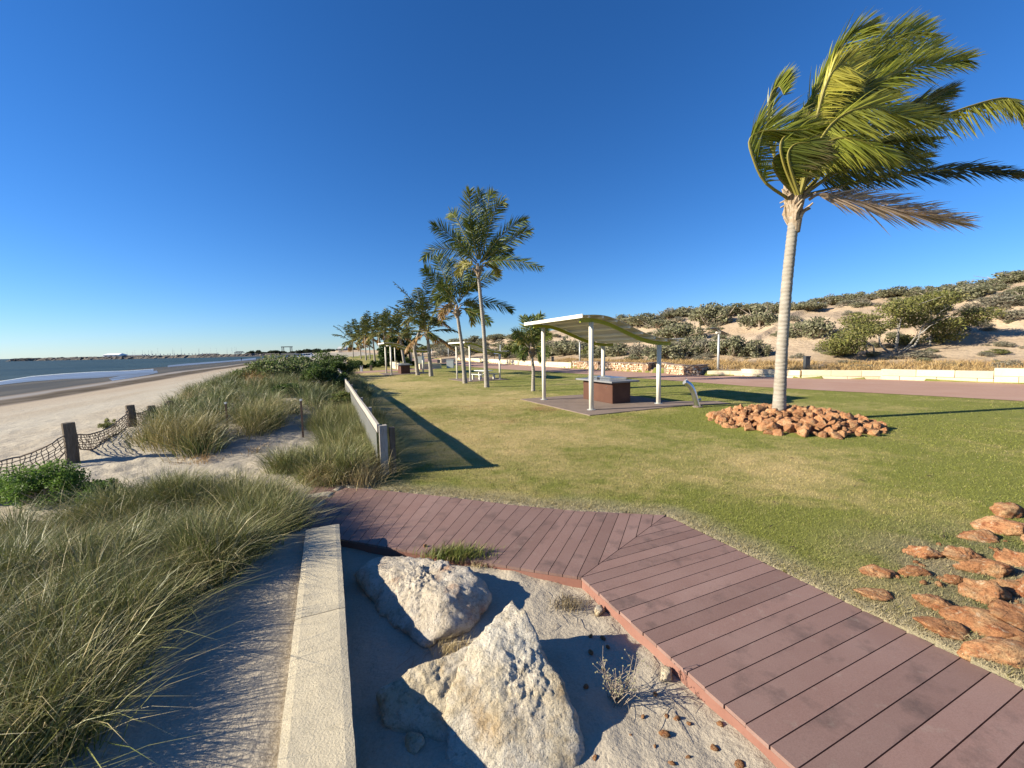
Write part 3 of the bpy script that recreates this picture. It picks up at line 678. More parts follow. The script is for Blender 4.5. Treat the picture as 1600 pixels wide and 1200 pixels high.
for k, (px, py, w, rz, lab) in enumerate(GARD):
    o = put_rock('orange_rock', ROUGH[k % 6], px, py, w * 1.12, rz=rz + .3, sc=(1.2, 1.05, .62 + .25 * random.random()), tilt=(random.uniform(-.2, .2), random.uniform(-.1, .25)))
    tag(o, lab, 'rock', 'rocks of the garden bed by the boardwalk')
for k in range(46):                                                 # smaller bits lying between them
    px = random.uniform(1380, 1600); py = random.uniform(830, 1040)
    if py > 930 + (px - 1366) * .52 or py < 905 - (px - 1340) * .42: continue
    o = put_rock('orange_stone', CHIPS[k % 12], px, py, random.uniform(.04, .10), rz=random.uniform(0, 6))
    tag(o, 'small orange stone chip lying between the garden rocks', 'stone', 'stone chips of the garden bed')
# stone mound round the big palm
MC = np.array([7.50, 11.0]); MR = 1.88
mound = thing('stone_mound', 'low mound of broken orange stones heaped round the big palm', 'stone mound', (MC[0], MC[1], 0))
ANG = [chip_mesh(700 + k, 16, .75) for k in range(9)]
MST = [rough_rock_mesh(340 + k, 'stone', 'orange_rock', 3) for k in range(9)]
placed = []
for k in range(9000):
    if len(placed) >= 296: break
    a = random.uniform(0, 2 * math.pi); r_ = MR * math.sqrt(random.random())
    x = MC[0] + r_ * math.cos(a) * 1.05; y = MC[1] + r_ * math.sin(a) * 1.02
    w = random.uniform(.10, .29) * (1.15 if r_ > MR * .85 else 1)
    if math.hypot(x - 7.3, y - 11.3) < .36: continue
    if any((x - q[0]) ** 2 + (y - q[1]) ** 2 < (.33 * (w + q[2])) ** 2 for q in placed): continue
    placed.append((x, y, w))
for k, (x, y, w) in enumerate(placed):
    rr_ = math.hypot(x - MC[0], y - MC[1]) / MR
    zz = .31 * (1 - rr_ ** 2) ** .8 if rr_ < 1 else 0
    o = link('stone', (MST + ANG + ANG)[random.randrange(27)], mound)
    o.location = (x - MC[0], y - MC[1], max(zz, .0) + .10 * w + .02); o.rotation_euler = (random.uniform(-.6, .6), random.uniform(-.6, .6), random.uniform(0, 6.3))
    s_ = random.uniform(1.15, 1.5); o.scale = (w * s_, w * s_ * 1.15, w * random.uniform(1.3, 1.9))
core = []
for i in range(9):
    for j in range(28):
        rr_ = i / 8; a = 2 * math.pi * j / 28
        core.append((MC[0] + MR * rr_ * math.cos(a), MC[1] + MR * rr_ * math.sin(a), -.02 + .32 * max(0, (1 - rr_ ** 2)) ** .8 + .05 * (random.random() - .5) * (rr_ < 1)))
MB().add(core, [(i * 28 + j, (i + 1) * 28 + j, (i + 1) * 28 + (j + 1) % 28, i * 28 + (j + 1) % 28) for i in range(8) for j in range(28)]).build('soil_core', make_mat('rock_soil', (.22, .10, .05), layers=[(6, 'dark', .4, .7, .6)], bumps=[(20, .8, .04)]), mound)
# stones lying in the sand pit
PIT = [(937, 958, .10, 'pale', 'fist sized cream stone in the sand beside the boardwalk corner'), (1037, 1148, .055, 'o', 'hollow orange stone with black shade in the pit sand'),
       (1040, 1055, .10, 'pale', 'pale lump of stone pressed against the boardwalk fascia'), (1058, 1124, .04, 'o', ''), (1125, 1133, .04, 'o', ''), (1116, 1170, .04, 'o', ''),
       (1050, 1195, .035, 'o', ''), (930, 1185, .03, 'o', ''), (1156, 1197, .05, 'o', ''), (1024, 1168, .025, 'o', ''), (1076, 1132, .03, 'o', ''), (1024, 1085, .03, 'o', ''),
       (923, 994, .035, 'o', ''), (943, 998, .04, 'o', ''), (950, 1012, .035, 'o', ''), (923, 1020, .04, 'o', ''), (942, 1045, .03, 'o', ''), (916, 1074, .035, 'g', ''), (936, 1160, .03, 'o', ''),
       (1005, 1120, .025, 'o', ''), (1042, 1120, .028, 'o', ''), (1075, 1185, .03, 'o', ''), (985, 1150, .02, 'o', ''), (648, 1165, .12, 'pale', 'pale stone half buried in the shaded sand left of the big boulder'), (664, 853, .04, 'o', 'rusty stone lying on the edge of the boards')]
PALE = [rough_rock_mesh(400 + k, 'pale_rock', 'boulder', 3) for k in range(2)]
for k, (px, py, w, c, lab) in enumerate(PIT):
    me = PALE[k % 2] if c == 'pale' else CHIPS[k % 12]
    o = put_rock('cream_stone' if c == 'pale' else 'orange_stone', me, px, py, w * 1.5, z=-.10 if py > 900 else .01, rz=random.uniform(0, 6))
    tag(o, lab or 'little orange pebble lying on the sand of the boulder pit', 'stone', None if lab else 'pebbles in the boulder pit')

# ------------------------------------------------------------------ grasses
def blades(B, Hh, lean, W, C, tipC=None, droop=.5):
    """B n x 3 roots, Hh lengths, lean n x 2 (horizontal shift of the tip per length), W widths, C colours"""
    n = len(B); ang = rng.random(n) * 2 * np.pi
    wx = np.c_[np.cos(ang), np.sin(ang), np.zeros(n)]
    lv = [0, .38, .72, 1.0]; ww = [1, .85, .55, 0]
    P = []; lx = np.c_[lean, np.zeros(n)]
    ln = np.linalg.norm(lean, axis=1)
    for t, w in zip(lv, ww):
        bend = t ** 1.8
        up = (t - droop * np.clip(ln, 0, 1.5) * .5 * t ** 2.2)
        c = B + lx * (bend * Hh)[:, None] + np.array([0, 0, 1])[None] * (up * Hh)[:, None]
        if w > 0: P += [c - wx * (W * w * .5)[:, None], c + wx * (W * w * .5)[:, None]]
        else: P += [c]
    Vv = np.stack(P, 1).reshape(-1, 3)
    o = (np.arange(n) * 7)[:, None, None]
    T = np.array([[0, 1, 3], [0, 3, 2], [2, 3, 5], [2, 5, 4], [4, 5, 6]])[None] + o
    tc = C if tipC is None else tipC
    cc = np.stack([C, C, C, C, C * .5 + tc * .5, C * .5 + tc * .5, tc], 1).reshape(-1, 3)
    return Vv, T.reshape(-1, 3), cc
def scatter(poly, n):
    poly = np.array(poly); lo = poly.min(0); hi = poly.max(0); out_ = np.zeros((0, 2))
    while len(out_) < n:
        q = lo + rng.random((n * 2, 2)) * (hi - lo); out_ = np.vstack([out_, q[inpoly(poly, q[:, 0], q[:, 1])]])
    return out_[:n]
PICKETS = [g(474, 688)[:2], g(357, 686)[:2]]
def tussocks(poly, ncl, per, spread, hmin, hmax, width, green, straw, pstraw, wind=(.42, .10), name='grass', wild=.34):
    cl = scatter(poly, ncl)
    for pk in PICKETS:                                              # bare sand kept round the steel pickets
        a = pk * .80; d = pk * 1.02 - a; t = np.clip(((cl - a) @ d) / (d @ d), 0, 1); cl = cl[np.hypot(*(cl - a - t[:, None] * d).T) > .42]
    ncl = len(cl); hh = hmin + (hmax - hmin) * rng.random(ncl)
    hue = rng.random(ncl)
    k = np.repeat(np.arange(ncl), per); n = len(k)
    off = rng.normal(size=(n, 2)) * spread * (.6 + .8 * hue[k])[:, None]
    xy = cl[k] + off * .55
    z = ground_z(xy[:, 0], xy[:, 1])
    B = np.c_[xy, z - .02]
    L_ = hh[k] * (.55 + .6 * rng.random(n))
    lean = np.array(wind)[None] * (.2 + 1.0 * rng.random((n, 1))) + off / (spread + 1e-6) * .34 + rng.normal(size=(n, 2)) * wild + (rng.normal(size=(ncl, 2)) * .22)[k]
    st = (rng.random(n) < pstraw * (.5 + hue[k])).astype(float)
    gcol = mix3(green, np.array(green) * np.array([1.6, 1.3, 1.1]), hue[k] * rng.random(n))
    C = mix3(gcol, straw, np.clip(st * (.6 + .4 * rng.random(n)) + .10 * rng.random(n), 0, 1)) * (.65 + .7 * rng.random((n, 1)))
    tip = mix3(C, np.array(straw) * 1.1, .45 * rng.random(n))
    return blades(B, L_, lean, width * (.7 + .6 * rng.random(n)), C, tip)
def join_parts(parts):
    V_ = []; T_ = []; C_ = []; o = 0
    for v, t, c in parts: V_.append(v); T_.append(t + o); C_.append(c); o += len(v)
    return np.vstack(V_), np.vstack(T_), np.vstack(C_)
GREEN = (.130, .158, .032); GREEN2 = (.19, .19, .055); GREEN3 = (.085, .120, .026); STRAW = (.48, .39, .20); BROWN = (.26, .17, .07)
# near bed
bedpoly = [(-2.35, 4.75), (-2.55, 3.9), (-2.62, 3.1), (-2.55, 2.3), (-2.35, 1.5), (-2.7, .8), (-6.5, 1.5), (-8.3, 5.6), (-6.8, 6.15), (-4.6, 5.75), (-3.3, 5.6)]
bedpoly = [(-2.42, 4.62), (-2.75, 3.75), (-3.0, 3.0), (-2.95, 2.3), (-2.62, 1.6), (-2.9, .8), (-7.0, 1.5), (-8.3, 5.5), (-6.8, 5.95), (-4.6, 5.65), (-3.35, 5.45)]
bedpoly = [(-2.6, 4.5), (-2.6, 3.8), (-2.68, 3.0), (-2.62, 2.3), (-2.32, 1.7), (-2.6, .8), (-7.0, 1.5), (-7.4, 4.4), (-5.9, 4.75), (-4.7, 5.6), (-3.2, 5.7)]
near = [tussocks(bedpoly, 240, 220, .12, .30, .60, .0068, GREEN, STRAW, .14, wind=(-.10, .0), wild=.46),
        tussocks(bedpoly, 130, 190, .13, .38, .68, .0066, GREEN3, STRAW, .08, wind=(-.12, .0), wild=.44),
        tussocks(bedpoly, 190, 30, .22, .36, .66, .0060, GREEN2, STRAW, .75, wind=(.0, .0), wild=.65)]
edge = [(-2.6, 4.4), (-2.6, 3.8), (-2.64, 3.0), (-2.5, 2.3), (-2.15, 1.7), (-2.3, 1.3), (-2.9, 2.0), (-3.0, 3.2), (-2.8, 4.3), (-3.3, 5.4), (-2.95, 5.3)]
near.append(tussocks(edge, 70, 170, .13, .28, .52, .0064, GREEN, STRAW, .2, wind=(-.06, .0), wild=.42))
top_ = [(-5.0, 5.7), (-3.5, 5.7), (-3.05, 5.2), (-3.4, 4.9), (-4.6, 5.0)]
near.append(tussocks(top_, 45, 190, .13, .40, .66, .0064, GREEN, STRAW, .15, wind=(-.12, .0), wild=.38))
v_, t_, c_ = join_parts(near)
tag(link('dune_grass', np_mesh('dune_grass', v_, t_, MT['blade'], c_)), 'long wind-bent dune grass filling the sand bed left of the low wall', 'grass', kind='stuff')
# dune strip beyond the sand path
pL = [g(*q)[:2] for q in [(212, 697), (262, 719), (330, 714), (392, 700), (452, 680), (486, 664), (545, 640), (585, 640), (575, 610), (553, 590)]]
pL += [np.array(q) for q in [(-19.5, 49), (-26, 47), (-22.5, 33), (-17, 22), (-12.2, 14.5)]]
pR = [g(*q)[:2] for q in [(428, 746), (520, 762), (592, 750), (600, 700), (588, 660), (560, 640), (505, 664), (470, 688), (442, 716)]]
mid = [tussocks(pL, 420, 110, .24, .42, .75, .013, (.098, .138, .036), STRAW, .14, wind=(.12, .03), wild=.38),
       tussocks(pL, 240, 110, .24, .50, .90, .013, (.068, .112, .030), STRAW, .08, wind=(.12, .03), wild=.36),
       tussocks(pL, 130, 46, .35, .45, .75, .012, (.16, .15, .055), STRAW, .5, wind=(.22, .05), wild=.45),
       tussocks(pR, 190, 150, .20, .35, .64, .0085, GREEN, STRAW, .16, wind=(.0, .03), wild=.4),
       tussocks(pR, 90, 130, .2, .45, .75, .0085, GREEN3, STRAW, .1, wind=(.0, .03), wild=.38),
       tussocks([g(*q)[:2] for q in [(470, 758), (592, 758), (598, 715), (570, 725), (500, 748)]], 60, 60, .2, .25, .5, .007, (.26, .18, .07), STRAW, .9, wind=(.2, .1))]
frontL = [g(*q)[:2] for q in [(225, 697), (262, 713), (330, 709), (392, 697), (440, 675), (440, 662), (380, 676), (320, 690), (250, 690)]]
mid.append(tussocks(frontL, 70, 90, .34, .5, .85, .010, GREEN2, STRAW, .3, wind=(.45, .0)))
v_, t_, c_ = join_parts(mid)
tag(link('dune_grass', np_mesh('dune_grass', v_, t_, MT['blade'], c_)), 'green and straw dune grass covering the low dune along the fence', 'grass', kind='stuff')
# dead straw mats on the sand path edge
sm = [tussocks([g(*q)[:2] for q in [(298, 722), (345, 722), (350, 712), (300, 712)]], 14, 60, .22, .1, .22, .01, BROWN, (.45, .29, .12), 1.0, wind=(.9, .2)),
      tussocks([g(*q)[:2] for q in [(340, 715), (405, 708), (405, 700), (345, 706)]], 10, 50, .2, .08, .18, .01, BROWN, (.45, .29, .12), 1.0, wind=(.9, .2)),
      tussocks([g(*q)[:2] for q in [(395, 628), (420, 628), (410, 612), (385, 605), (378, 618)]], 16, 70, .4, .5, .9, .02, BROWN, (.45, .28, .11), 1.0, wind=(.6, .2))]
v_, t_, c_ = join_parts(sm)
tag(link('dry_straw', np_mesh('dry_straw', v_, t_, MT['blade'], c_)), 'orange dead straw lying along the sand path edge', 'dead grass', kind='stuff')
# straggling grass along the board edge and in the garden bed
def strip(pl, wd):
    pl = resample(pl, 40); t = np.gradient(pl, axis=0); t /= np.linalg.norm(t, axis=1)[:, None]; n_ = np.c_[-t[:, 1], t[:, 0]]
    return [tuple(q) for q in pl + n_ * .03] + [tuple(q) for q in (pl + n_ * wd)[::-1]]
eg = [tussocks(strip(FAR1[1:] , .28), 420, 12, .05, .03, .085, .004, (.20, .19, .05), (.42, .35, .19), .65, wind=(.1, 0), wild=.5),
      tussocks(strip([tuple(M1), tuple(M1 + A2 * 4.5)], .26), 420, 12, .05, .03, .08, .004, (.20, .19, .05), (.42, .35, .19), .65, wind=(.1, 0), wild=.5),
      tussocks([(2.6, 3.6), (3.4, 4.4), (5.4, 4.6), (6.2, 2.4), (4.6, 1.8), (3.3, 2.7)], 700, 12, .07, .025, .07, .004, (.13, .16, .035), (.36, .30, .16), .5, wind=(.1, 0), wild=.6)]
v_, t_, c_ = join_parts(eg)
tag(link('edge_grass', np_mesh('edge_grass', v_, t_, MT['lawn_blade'], c_)), 'straggling straw grass along the boardwalk edge and round the garden rocks', 'grass', kind='stuff')
# short lawn blades
def lawn_blades(n, r0, r1, hgt, w):
    r_ = r0 * (r1 / r0) ** rng.random(n); a = np.radians(rng.uniform(-46, 55, n)); xy = np.c_[r_ * np.sin(a), r_ * np.cos(a)]
    k = inpoly(LAWN_POLY, xy[:, 0], xy[:, 1]) & (np.hypot(xy[:, 0] - MC[0], xy[:, 1] - MC[1]) > MR)
    SLAB = [(.7, 17.1), (2.2, 12.8), (7.2, 15.2), (5.6, 19.4)]
    k &= ~inpoly(SLAB, xy[:, 0], xy[:, 1]) & (polydist(PATHN, xy[:, 0], xy[:, 1])[1] > 0)
    xy = xy[k]; n = len(xy); r_ = r_[k]
    c = lawn_colour(xy[:, 0], xy[:, 1]) * (.55 + 1.0 * rng.random((n, 1))); c = np.where(rng.random((n, 1)) < .05, np.array([[.38, .31, .16]]), c)
    z = ground_z(xy[:, 0], xy[:, 1]); ang = rng.random(n) * 6.283; hh = hgt * (.5 + rng.random(n)) ; ww = w * (r_ / 5) ** .6
    wx = np.c_[np.cos(ang), np.sin(ang), np.zeros(n)] * ww[:, None] * .5; B = np.c_[xy, z - .004]
    tip = B + np.c_[rng.normal(size=(n, 2)) * .6, np.ones(n)] * hh[:, None]
    return np.stack([B - wx, B + wx, tip], 1).reshape(-1, 3), np.arange(3 * n).reshape(-1, 3), np.repeat(c, 3, 0)
v_, t_, c_ = join_parts([lawn_blades(330000, 3.6, 16, .024, .006), lawn_blades(60000, 12, 40, .03, .008)])
tag(link('lawn_grass', np_mesh('lawn_grass', v_, t_, MT['lawn_blade'], c_)), 'short mown green and straw blades of the lawn', 'grass', kind='stuff')
# ------------------------------------------------------------------ dune fence
def dune_fence(s0, s1, label, step=2.45):
    n = max(1, round((s1 - s0) / step)); ss = np.linspace(s0, s1, n + 1)
    P0 = F0 + A_AL * s0; root = thing('dune_fence', label, 'fence', (P0[0], P0[1], 0), 'dune fences along the lawn')
    ax = (Vector((*A_AL, 0)), Vector((*A_SE, 0)), Vector((0, 0, 1)))
    hs = [.875 + .012 * math.sin(k * 2.1) for k in range(n + 1)]
    for k, s in enumerate(ss):
        c = F0 + A_AL * s; w = .13 if k == 0 else .10
        MB().box((c[0], c[1], hs[k] / 2 - .1), (w, w, hs[k] + .2 - .004), ax).build('post', MT['post_wood'], root)
        if k == 0:
            d = c + A_AL * .02 - A_SE * .155
            MB().box((d[0], d[1], hs[k] / 2 - .12), (.12, .09, hs[k] + .12), ax).build('post', MT['net_wood'], root)
        if k < n:
            e = F0 + A_AL * ss[k + 1]; m_ = (c + e) / 2 + A_SE * .075
            a3 = Vector((e[0] - c[0], e[1] - c[1], hs[k + 1] - hs[k])).normalized(); up_ = Vector((0, 0, 1)); sd_ = up_.cross(a3).normalized(); up_ = a3.cross(sd_)
            MB().box((m_[0], m_[1], (hs[k] + hs[k + 1]) / 2 - .055), (np.linalg.norm(e - c) - .004, .045, .15), (a3, sd_, up_)).build('rail', MT['post_wood'], root)
            q = [c + A_SE * .11, e + A_SE * .11]
            MB().add([(q[0][0], q[0][1], -.02), (q[1][0], q[1][1], -.02), (q[1][0], q[1][1], hs[k + 1] - .12), (q[0][0], q[0][1], hs[k] - .12)], [(0, 1, 2, 3)]).build('mesh_panel', MT['mesh'], root)
    return root
dune_fence(0, 22.5, 'weathered timber and mesh fence along the lawn edge, near run')
dune_fence(25.2, 34.5, 'short far run of timber and mesh fence beyond the gap', 2.4)

# ------------------------------------------------------------------ rope net fence and pickets on the beach side
NP = [(-13.6, 7.2, .9, .15), tuple(g(115, 732, -.12)[:2]) + (.83, .105), tuple(g(209, 690, -.12)[:2]) + (.58, .10), tuple(g(240, 676, -.12)[:2]) + (.40, .10), tuple(g(268, 664, -.12)[:2]) + (.36, .10)]
NP[0] = tuple(g(-130, 770, -.1)[:2]) + (.9, .13)
nf = thing('net_fence', 'rope net fence sagging between round timber posts at the beach', 'fence', (NP[1][0], NP[1][1], 0))
for (x, y, h, r_) in NP:
    z0 = gz1(x, y)
    mb = MB(); mb.tube([(x, y, z0 - .3), (x + .01, y, z0 + h * .5), (x - .012, y, z0 + h - .015), (x - .012, y, z0 + h)], [r_, r_ * .98, r_ * .96, r_ * .88], 10)
    mb.build('post', MT['net_wood'], nf)
for (a, b_, ta, tb, sag, hgt) in ((NP[0], NP[1], .62, .64, .36, .42), (NP[1], NP[2], .62, .50, .26, .36), (NP[2], NP[3], .4, .35, .1, .3), (NP[3], NP[4], .35, .35, .08, .3)):
    mb = MB(); Ld = math.hypot(b_[0] - a[0], b_[1] - a[1]); nu = max(6, int(Ld / .075)); nv = 6
    za, zb_ = gz1(a[0], a[1]), gz1(b_[0], b_[1])
    def npt(i, j):
        t = i / nu; v = j / nv
        x = a[0] + (b_[0] - a[0]) * t; y = a[1] + (b_[1] - a[1]) * t
        top = (za + ta) * (1 - t) + (zb_ + tb) * t - sag * 4 * t * (1 - t)
        hh = hgt * (1 - .45 * (2 * t - 1) ** 8)
        gzz = gz1(x, y) + .01
        z = max(top - v * hh, gzz + .02 * (nv - j))
        wv = .05 * math.sin(t * 9 + j * .6)
        return Vector((x + wv * .7 + .02 * random.uniform(-1, 1), y - wv + .02 * random.uniform(-1, 1), z + .008 * random.uniform(-1, 1)))
    G = [[npt(i, j) for j in range(nv + 1)] for i in range(nu + 1)]
    for j in range(nv + 1): mb.tube([G[i][j] for i in range(nu + 1)], .016 if j in (0, nv) else .0085, 4, False)
    for i in range(nu + 1): mb.tube([G[i][j] for j in range(nv + 1)], .0085, 3, False)
    o = mb.build('net', MT['rope'], nf)
for (px, py, h, lab) in ((474, 688, .82, 'tall thin dark steel picket standing in the sand gap'), (357, 686, .72, 'thin dark steel picket half hidden in the dune grass')):
    q = g(px, py); z0 = gz1(q[0], q[1]); h = (1.0 if px > 400 else .92) - z0; mb = MB()
    mb.box((q[0], q[1], z0 + h / 2), (.045, .010, h)).box((q[0], q[1] + .018, z0 + h / 2), (.009, .030, h))
    r_ = thing('steel_picket', lab, 'picket', (q[0], q[1], z0), 'steel pickets in the dune')
    mb.build('stake', MT['rust_metal'], r_)
    MB().box((q[0], q[1], z0 + h + .012), (.05, .05, .045)).build('cap', MT['galv'], r_)

# ------------------------------------------------------------------ palms
def catmull(P, n):
    P = [Vector(p) for p in P]; P = [P[0] * 2 - P[1]] + P + [P[-1] * 2 - P[-2]]; o = []; m_ = len(P) - 3
    for k in range(n):
        u = k / (n - 1) * m_; i = min(int(u), m_ - 1); t = u - i; p0, p1, p2, p3 = P[i:i + 4]
        o.append(.5 * ((2 * p1) + (p2 - p0) * t + (2 * p0 - 5 * p1 + 4 * p2 - p3) * t * t + (3 * p1 - p0 - 3 * p2 + p3) * t ** 3))
    return o
UP = Vector((0, 0, 1))
def frond(pts, nl, Lm, dA, dB, wid, col, tip, rachis_col, R, t0=.2, sagk=.25, jit=.13, rr0=.035, wind=Vector((.4, .07, 0)), gap=0.0):
    """one frond as one mesh: rachis and leaflets"""
    C = catmull(pts, 40); mb = MB()
    mb.tube(C[::2], list(np.linspace(rr0, .006, len(C[::2]))), 5, False, 0, rachis_col)
    for i in range(nl):
        t = t0 + (1 - t0) * (i + R.random()) / nl; k = t * 39; i0_ = min(int(k), 38); p = C[i0_].lerp(C[i0_ + 1], k - i0_)
        T_ = (C[min(i0_ + 2, 39)] - C[max(i0_ - 1, 0)]).normalized()
        prof = min(1, .45 + 1.9 * (t - t0)) * (1 - .55 * max(0, (t - .6) / .4) ** 1.6)
        for fn in (dA, dB):
            if R.random() < gap: continue
            d = fn(t, T_)
            d = (d.normalized() + Vector((R.gauss(0, jit), R.gauss(0, jit), R.gauss(0, jit)))).normalized()
            L_ = Lm * prof * (.85 + .3 * R.random())
            q0 = p; q1 = p + d * L_ * .3
            d2 = (d + (wind - UP * .35) * sagk).normalized(); q2 = q1 + d2 * L_ * .38
            d3 = (d2 + (wind - UP * .5) * sagk * 1.2).normalized(); q3 = q2 + d3 * L_ * .32
            w = T_ - d * T_.dot(d)
            if w.length < .05: w = UP.cross(d)
            w = (w.normalized() + Vector((R.gauss(0, .35), R.gauss(0, .35), R.gauss(0, .35)))); w = (w - d * w.dot(d)).normalized() * wid * .5
            f = .72 + .56 * R.random(); c0 = tuple(x * f for x in col); yel = R.random() ** 2 * .55
            c1 = tuple(a * (1 - yel) + b_ * yel for a, b_ in zip(c0, tip)); 
            o = len(mb.v)
            mb.v += [tuple(q0 - w * .5), tuple(q0 + w * .5), tuple(q1 - w), tuple(q1 + w), tuple(q2 - w * .7), tuple(q2 + w * .7), tuple(q3)]
            mb.c += [c0, c0, c0, c0, c1, c1, tip if R.random() < .6 else c1]
            mb.f += [(o, o + 1, o + 3, o + 2), (o + 2, o + 3, o + 5, o + 4), (o + 4, o + 5, o + 6)]; mb.mi += [0] * 3
    return mb
def trunk_mesh(pts, r0, r1, n=46, flare=1.45, sides=14):
    C = catmull(pts, n); rad = []
    for i in range(n):
        t = i / (n - 1); r_ = r0 + (r1 - r0) * t; r_ *= 1 + (flare - 1) * math.exp(-t * 14); r_ *= 1 + .035 * math.sin(i * 2.4) + .02 * math.sin(i * 5.1); rad.append(r_)
    return MB().tube(C, rad, sides)
PALMG = 'coconut palms of the foreshore row'
# the big wind-swept palm, its fronds laid out where they fly
YP = 11.25
def az(zx, zy, dy=0): return Vector(aty(1150 + zx * .28125, zy * .28125, YP + dy * .82))
bx = [aty(1217, 640, YP), aty(1222, 545, YP), aty(1229, 450, YP), aty(1235, 390, YP), aty(1240, 345, YP), aty(1243, 318, YP)]
base = Vector((bx[0][0], bx[0][1], .34))
big = thing('palm_tree', 'big coconut palm bent by wind, rising from the orange stone mound', 'palm tree', base, PALMG)
trunk_mesh([base - UP * .3] + [Vector(q) for q in bx[1:]], .142, .115, 90, 1.30, 20).build('trunk', MT['trunk'], big, True)
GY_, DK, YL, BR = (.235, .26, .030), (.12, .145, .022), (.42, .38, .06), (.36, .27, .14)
def D2(a, b_):
    a = Vector((a[0], a[2] if len(a) > 2 else 0, a[1])); b_ = Vector((b_[0], b_[2] if len(b_) > 2 else 0, b_[1]))
    return lambda t, T_: a.lerp(b_, max(0, (t - .2) / .8)) + T_ * .25
FR = [
 ([(300, 1110, 0), (160, 1010, -.3), (92, 870, -.5), (76, 775, -.5), (150, 728, -.6), (300, 724, -.7), (455, 716, -.8)], (1, .05, .3), (.9, -.35, .2), (.15, 1, 0), (1, .25, 0), 1.15, GY_, BR, 84),
 ([(310, 1090, .4), (200, 830, .7), (178, 650, .7), (195, 525, .6), (238, 480, .5), (266, 530, .4)], (.5, .6, .2), (.5, 1, 0), (.1, 1, 0), (.6, .7, 0), .7, GY_, YL, 60),
 ([(340, 1080, .3), (362, 800, .5), (430, 560, .6), (540, 325, .6), (640, 195, .6), (745, 150, .6)], (-.1, 1, .1), (.8, .55, 0), (1, .2, -.3), (1, -.1, -.2), 1.0, GY_, YL, 84),
 ([(360, 1060, -.3), (440, 700, -.6), (490, 500, -.8), (545, 388, -.9), (620, 362, -.9), (695, 445, -.9)], (.1, 1, 0), (.8, .7, 0), (.7, -.3, -.2), (.2, -.9, 0), .75, YL, YL, 70),
 ([(360, 1080, -.4), (392, 910, -.7), (460, 790, -1), (540, 680, -1.1), (650, 612, -1.2), (770, 598, -1.2), (910, 640, -1.1), (1085, 664, -1.0)], (.75, .75, .2), (1, .2, .1), (.45, -1, -.1), (.9, -.4, 0), 1.12, (.29, .30, .045), YL, 96),
 ([(370, 1060, .2), (520, 760, .1), (680, 540, 0), (850, 420, 0), (1000, 370, .1), (1150, 345, .2), (1285, 330, .2)], (.5, 1, 0), (1, .45, 0), (.9, -.4, -.2), (.95, -.35, 0), 1.0, GY_, YL, 90),
 ([(350, 1050, .8), (480, 640, 1), (620, 380, 1.1), (780, 250, 1.2), (930, 190, 1.3), (1060, 190, 1.3)], (.35, 1, 0), (.9, .8, 0), (1, .1, 0), (1, -.2, 0), 1.05, GY_, YL, 90),
 ([(390, 1070, 0), (600, 920, 0), (800, 780, 0), (1050, 680, -.2), (1300, 590, -.3), (1470, 545, -.3), (1545, 562, -.3), (1590, 640, -.3)], (.6, -.9, -.1), (.25, -1, 0), (.9, .25, .2), (.8, -.4, .2), .8, (.34, .33, .05), YL, 104),
 ([(400, 1080, .5), (560, 1040, .8), (760, 990, 1.0), (1000, 960, 1.1), (1250, 940, 1.1), (1450, 958, 1.2), (1640, 985, 1.2)], (.75, -.5, .1), (.97, -.12, 0), (.9, .3, .2), (1, .25, 0), .95, (.055, .07, .025), (.10, .10, .05), 96),  # low right frond: its backlit shade is put into the darker green
 ([(380, 1060, 1), (650, 800, 1.4), (880, 640, 1.6), (1060, 560, 1.7), (1190, 500, 1.7)], (.6, .7, .1), (.85, .6, 0), (.95, -.2, 0), (1, 0, 0), .95, DK, (.12, .10, .05), 76),
 ([(360, 1070, -.5), (430, 860, -.9), (560, 770, -1.2), (720, 790, -1.3), (870, 870, -1.3)], (.8, .35, .3), (1, -.2, .2), (.4, -1, 0), (.8, -.6, 0), .95, GY_, YL, 80),
 ([(350, 1070, .6), (420, 900, .9), (500, 700, 1.2), (640, 560, 1.3), (820, 500, 1.4)], (.4, 1, 0), (.9, .5, 0), (.8, -.5, 0), (.9, -.5, 0), 1.0, DK, YL, 80),
 ([(360, 1060, -.2), (520, 880, -.3), (700, 830, -.3), (880, 790, -.2), (1080, 780, 0)], (.8, .5, .1), (1, .2, 0), (.6, -.9, 0), (.9, -.5, 0), 1.05, DK, YL, 84),
 ([(330, 1070, .9), (335, 850, 1.3), (380, 640, 1.5), (470, 470, 1.6), (610, 400, 1.7)], (.2, 1, 0), (.8, .7, 0), (1, -.1, 0), (1, -.3, 0), .95, DK, YL, 76),
 ([(340, 1060, 0), (420, 780, .3), (540, 560, .4), (700, 420, .4), (900, 300, .5)], (.3, 1, 0), (.9, .7, 0), (.9, -.2, 0), (1, -.3, 0), 1.05, GY_, YL, 88),
 ([(350, 1080, -.6), (300, 930, -.9), (290, 850, -1.0), (330, 800, -1.1), (420, 790, -1.2)], (.9, .3, .2), (1, -.2, 0), (.8, -.3, 0), (.9, -.5, 0), 1.0, DK, BR, 70),
 ([(390, 1075, 1.2), (560, 960, 1.6), (760, 880, 1.9), (960, 840, 2.0)], (.7, .6, 0), (1, .1, 0), (.8, -.8, 0), (.9, -.4, 0), 1.0, DK, (.12, .10, .05), 70),
 ([(405, 1110, -.3), (470, 1080, -.5), (610, 1105, -.6), (810, 1150, -.7), (1010, 1195, -.7), (1250, 1240, -.7)], (1, .35, .2), (1, .2, .1), (.75, -.55, 0), (1, -.15, 0), 1.25, (.50, .37, .26), (.62, .52, .40), 84)]
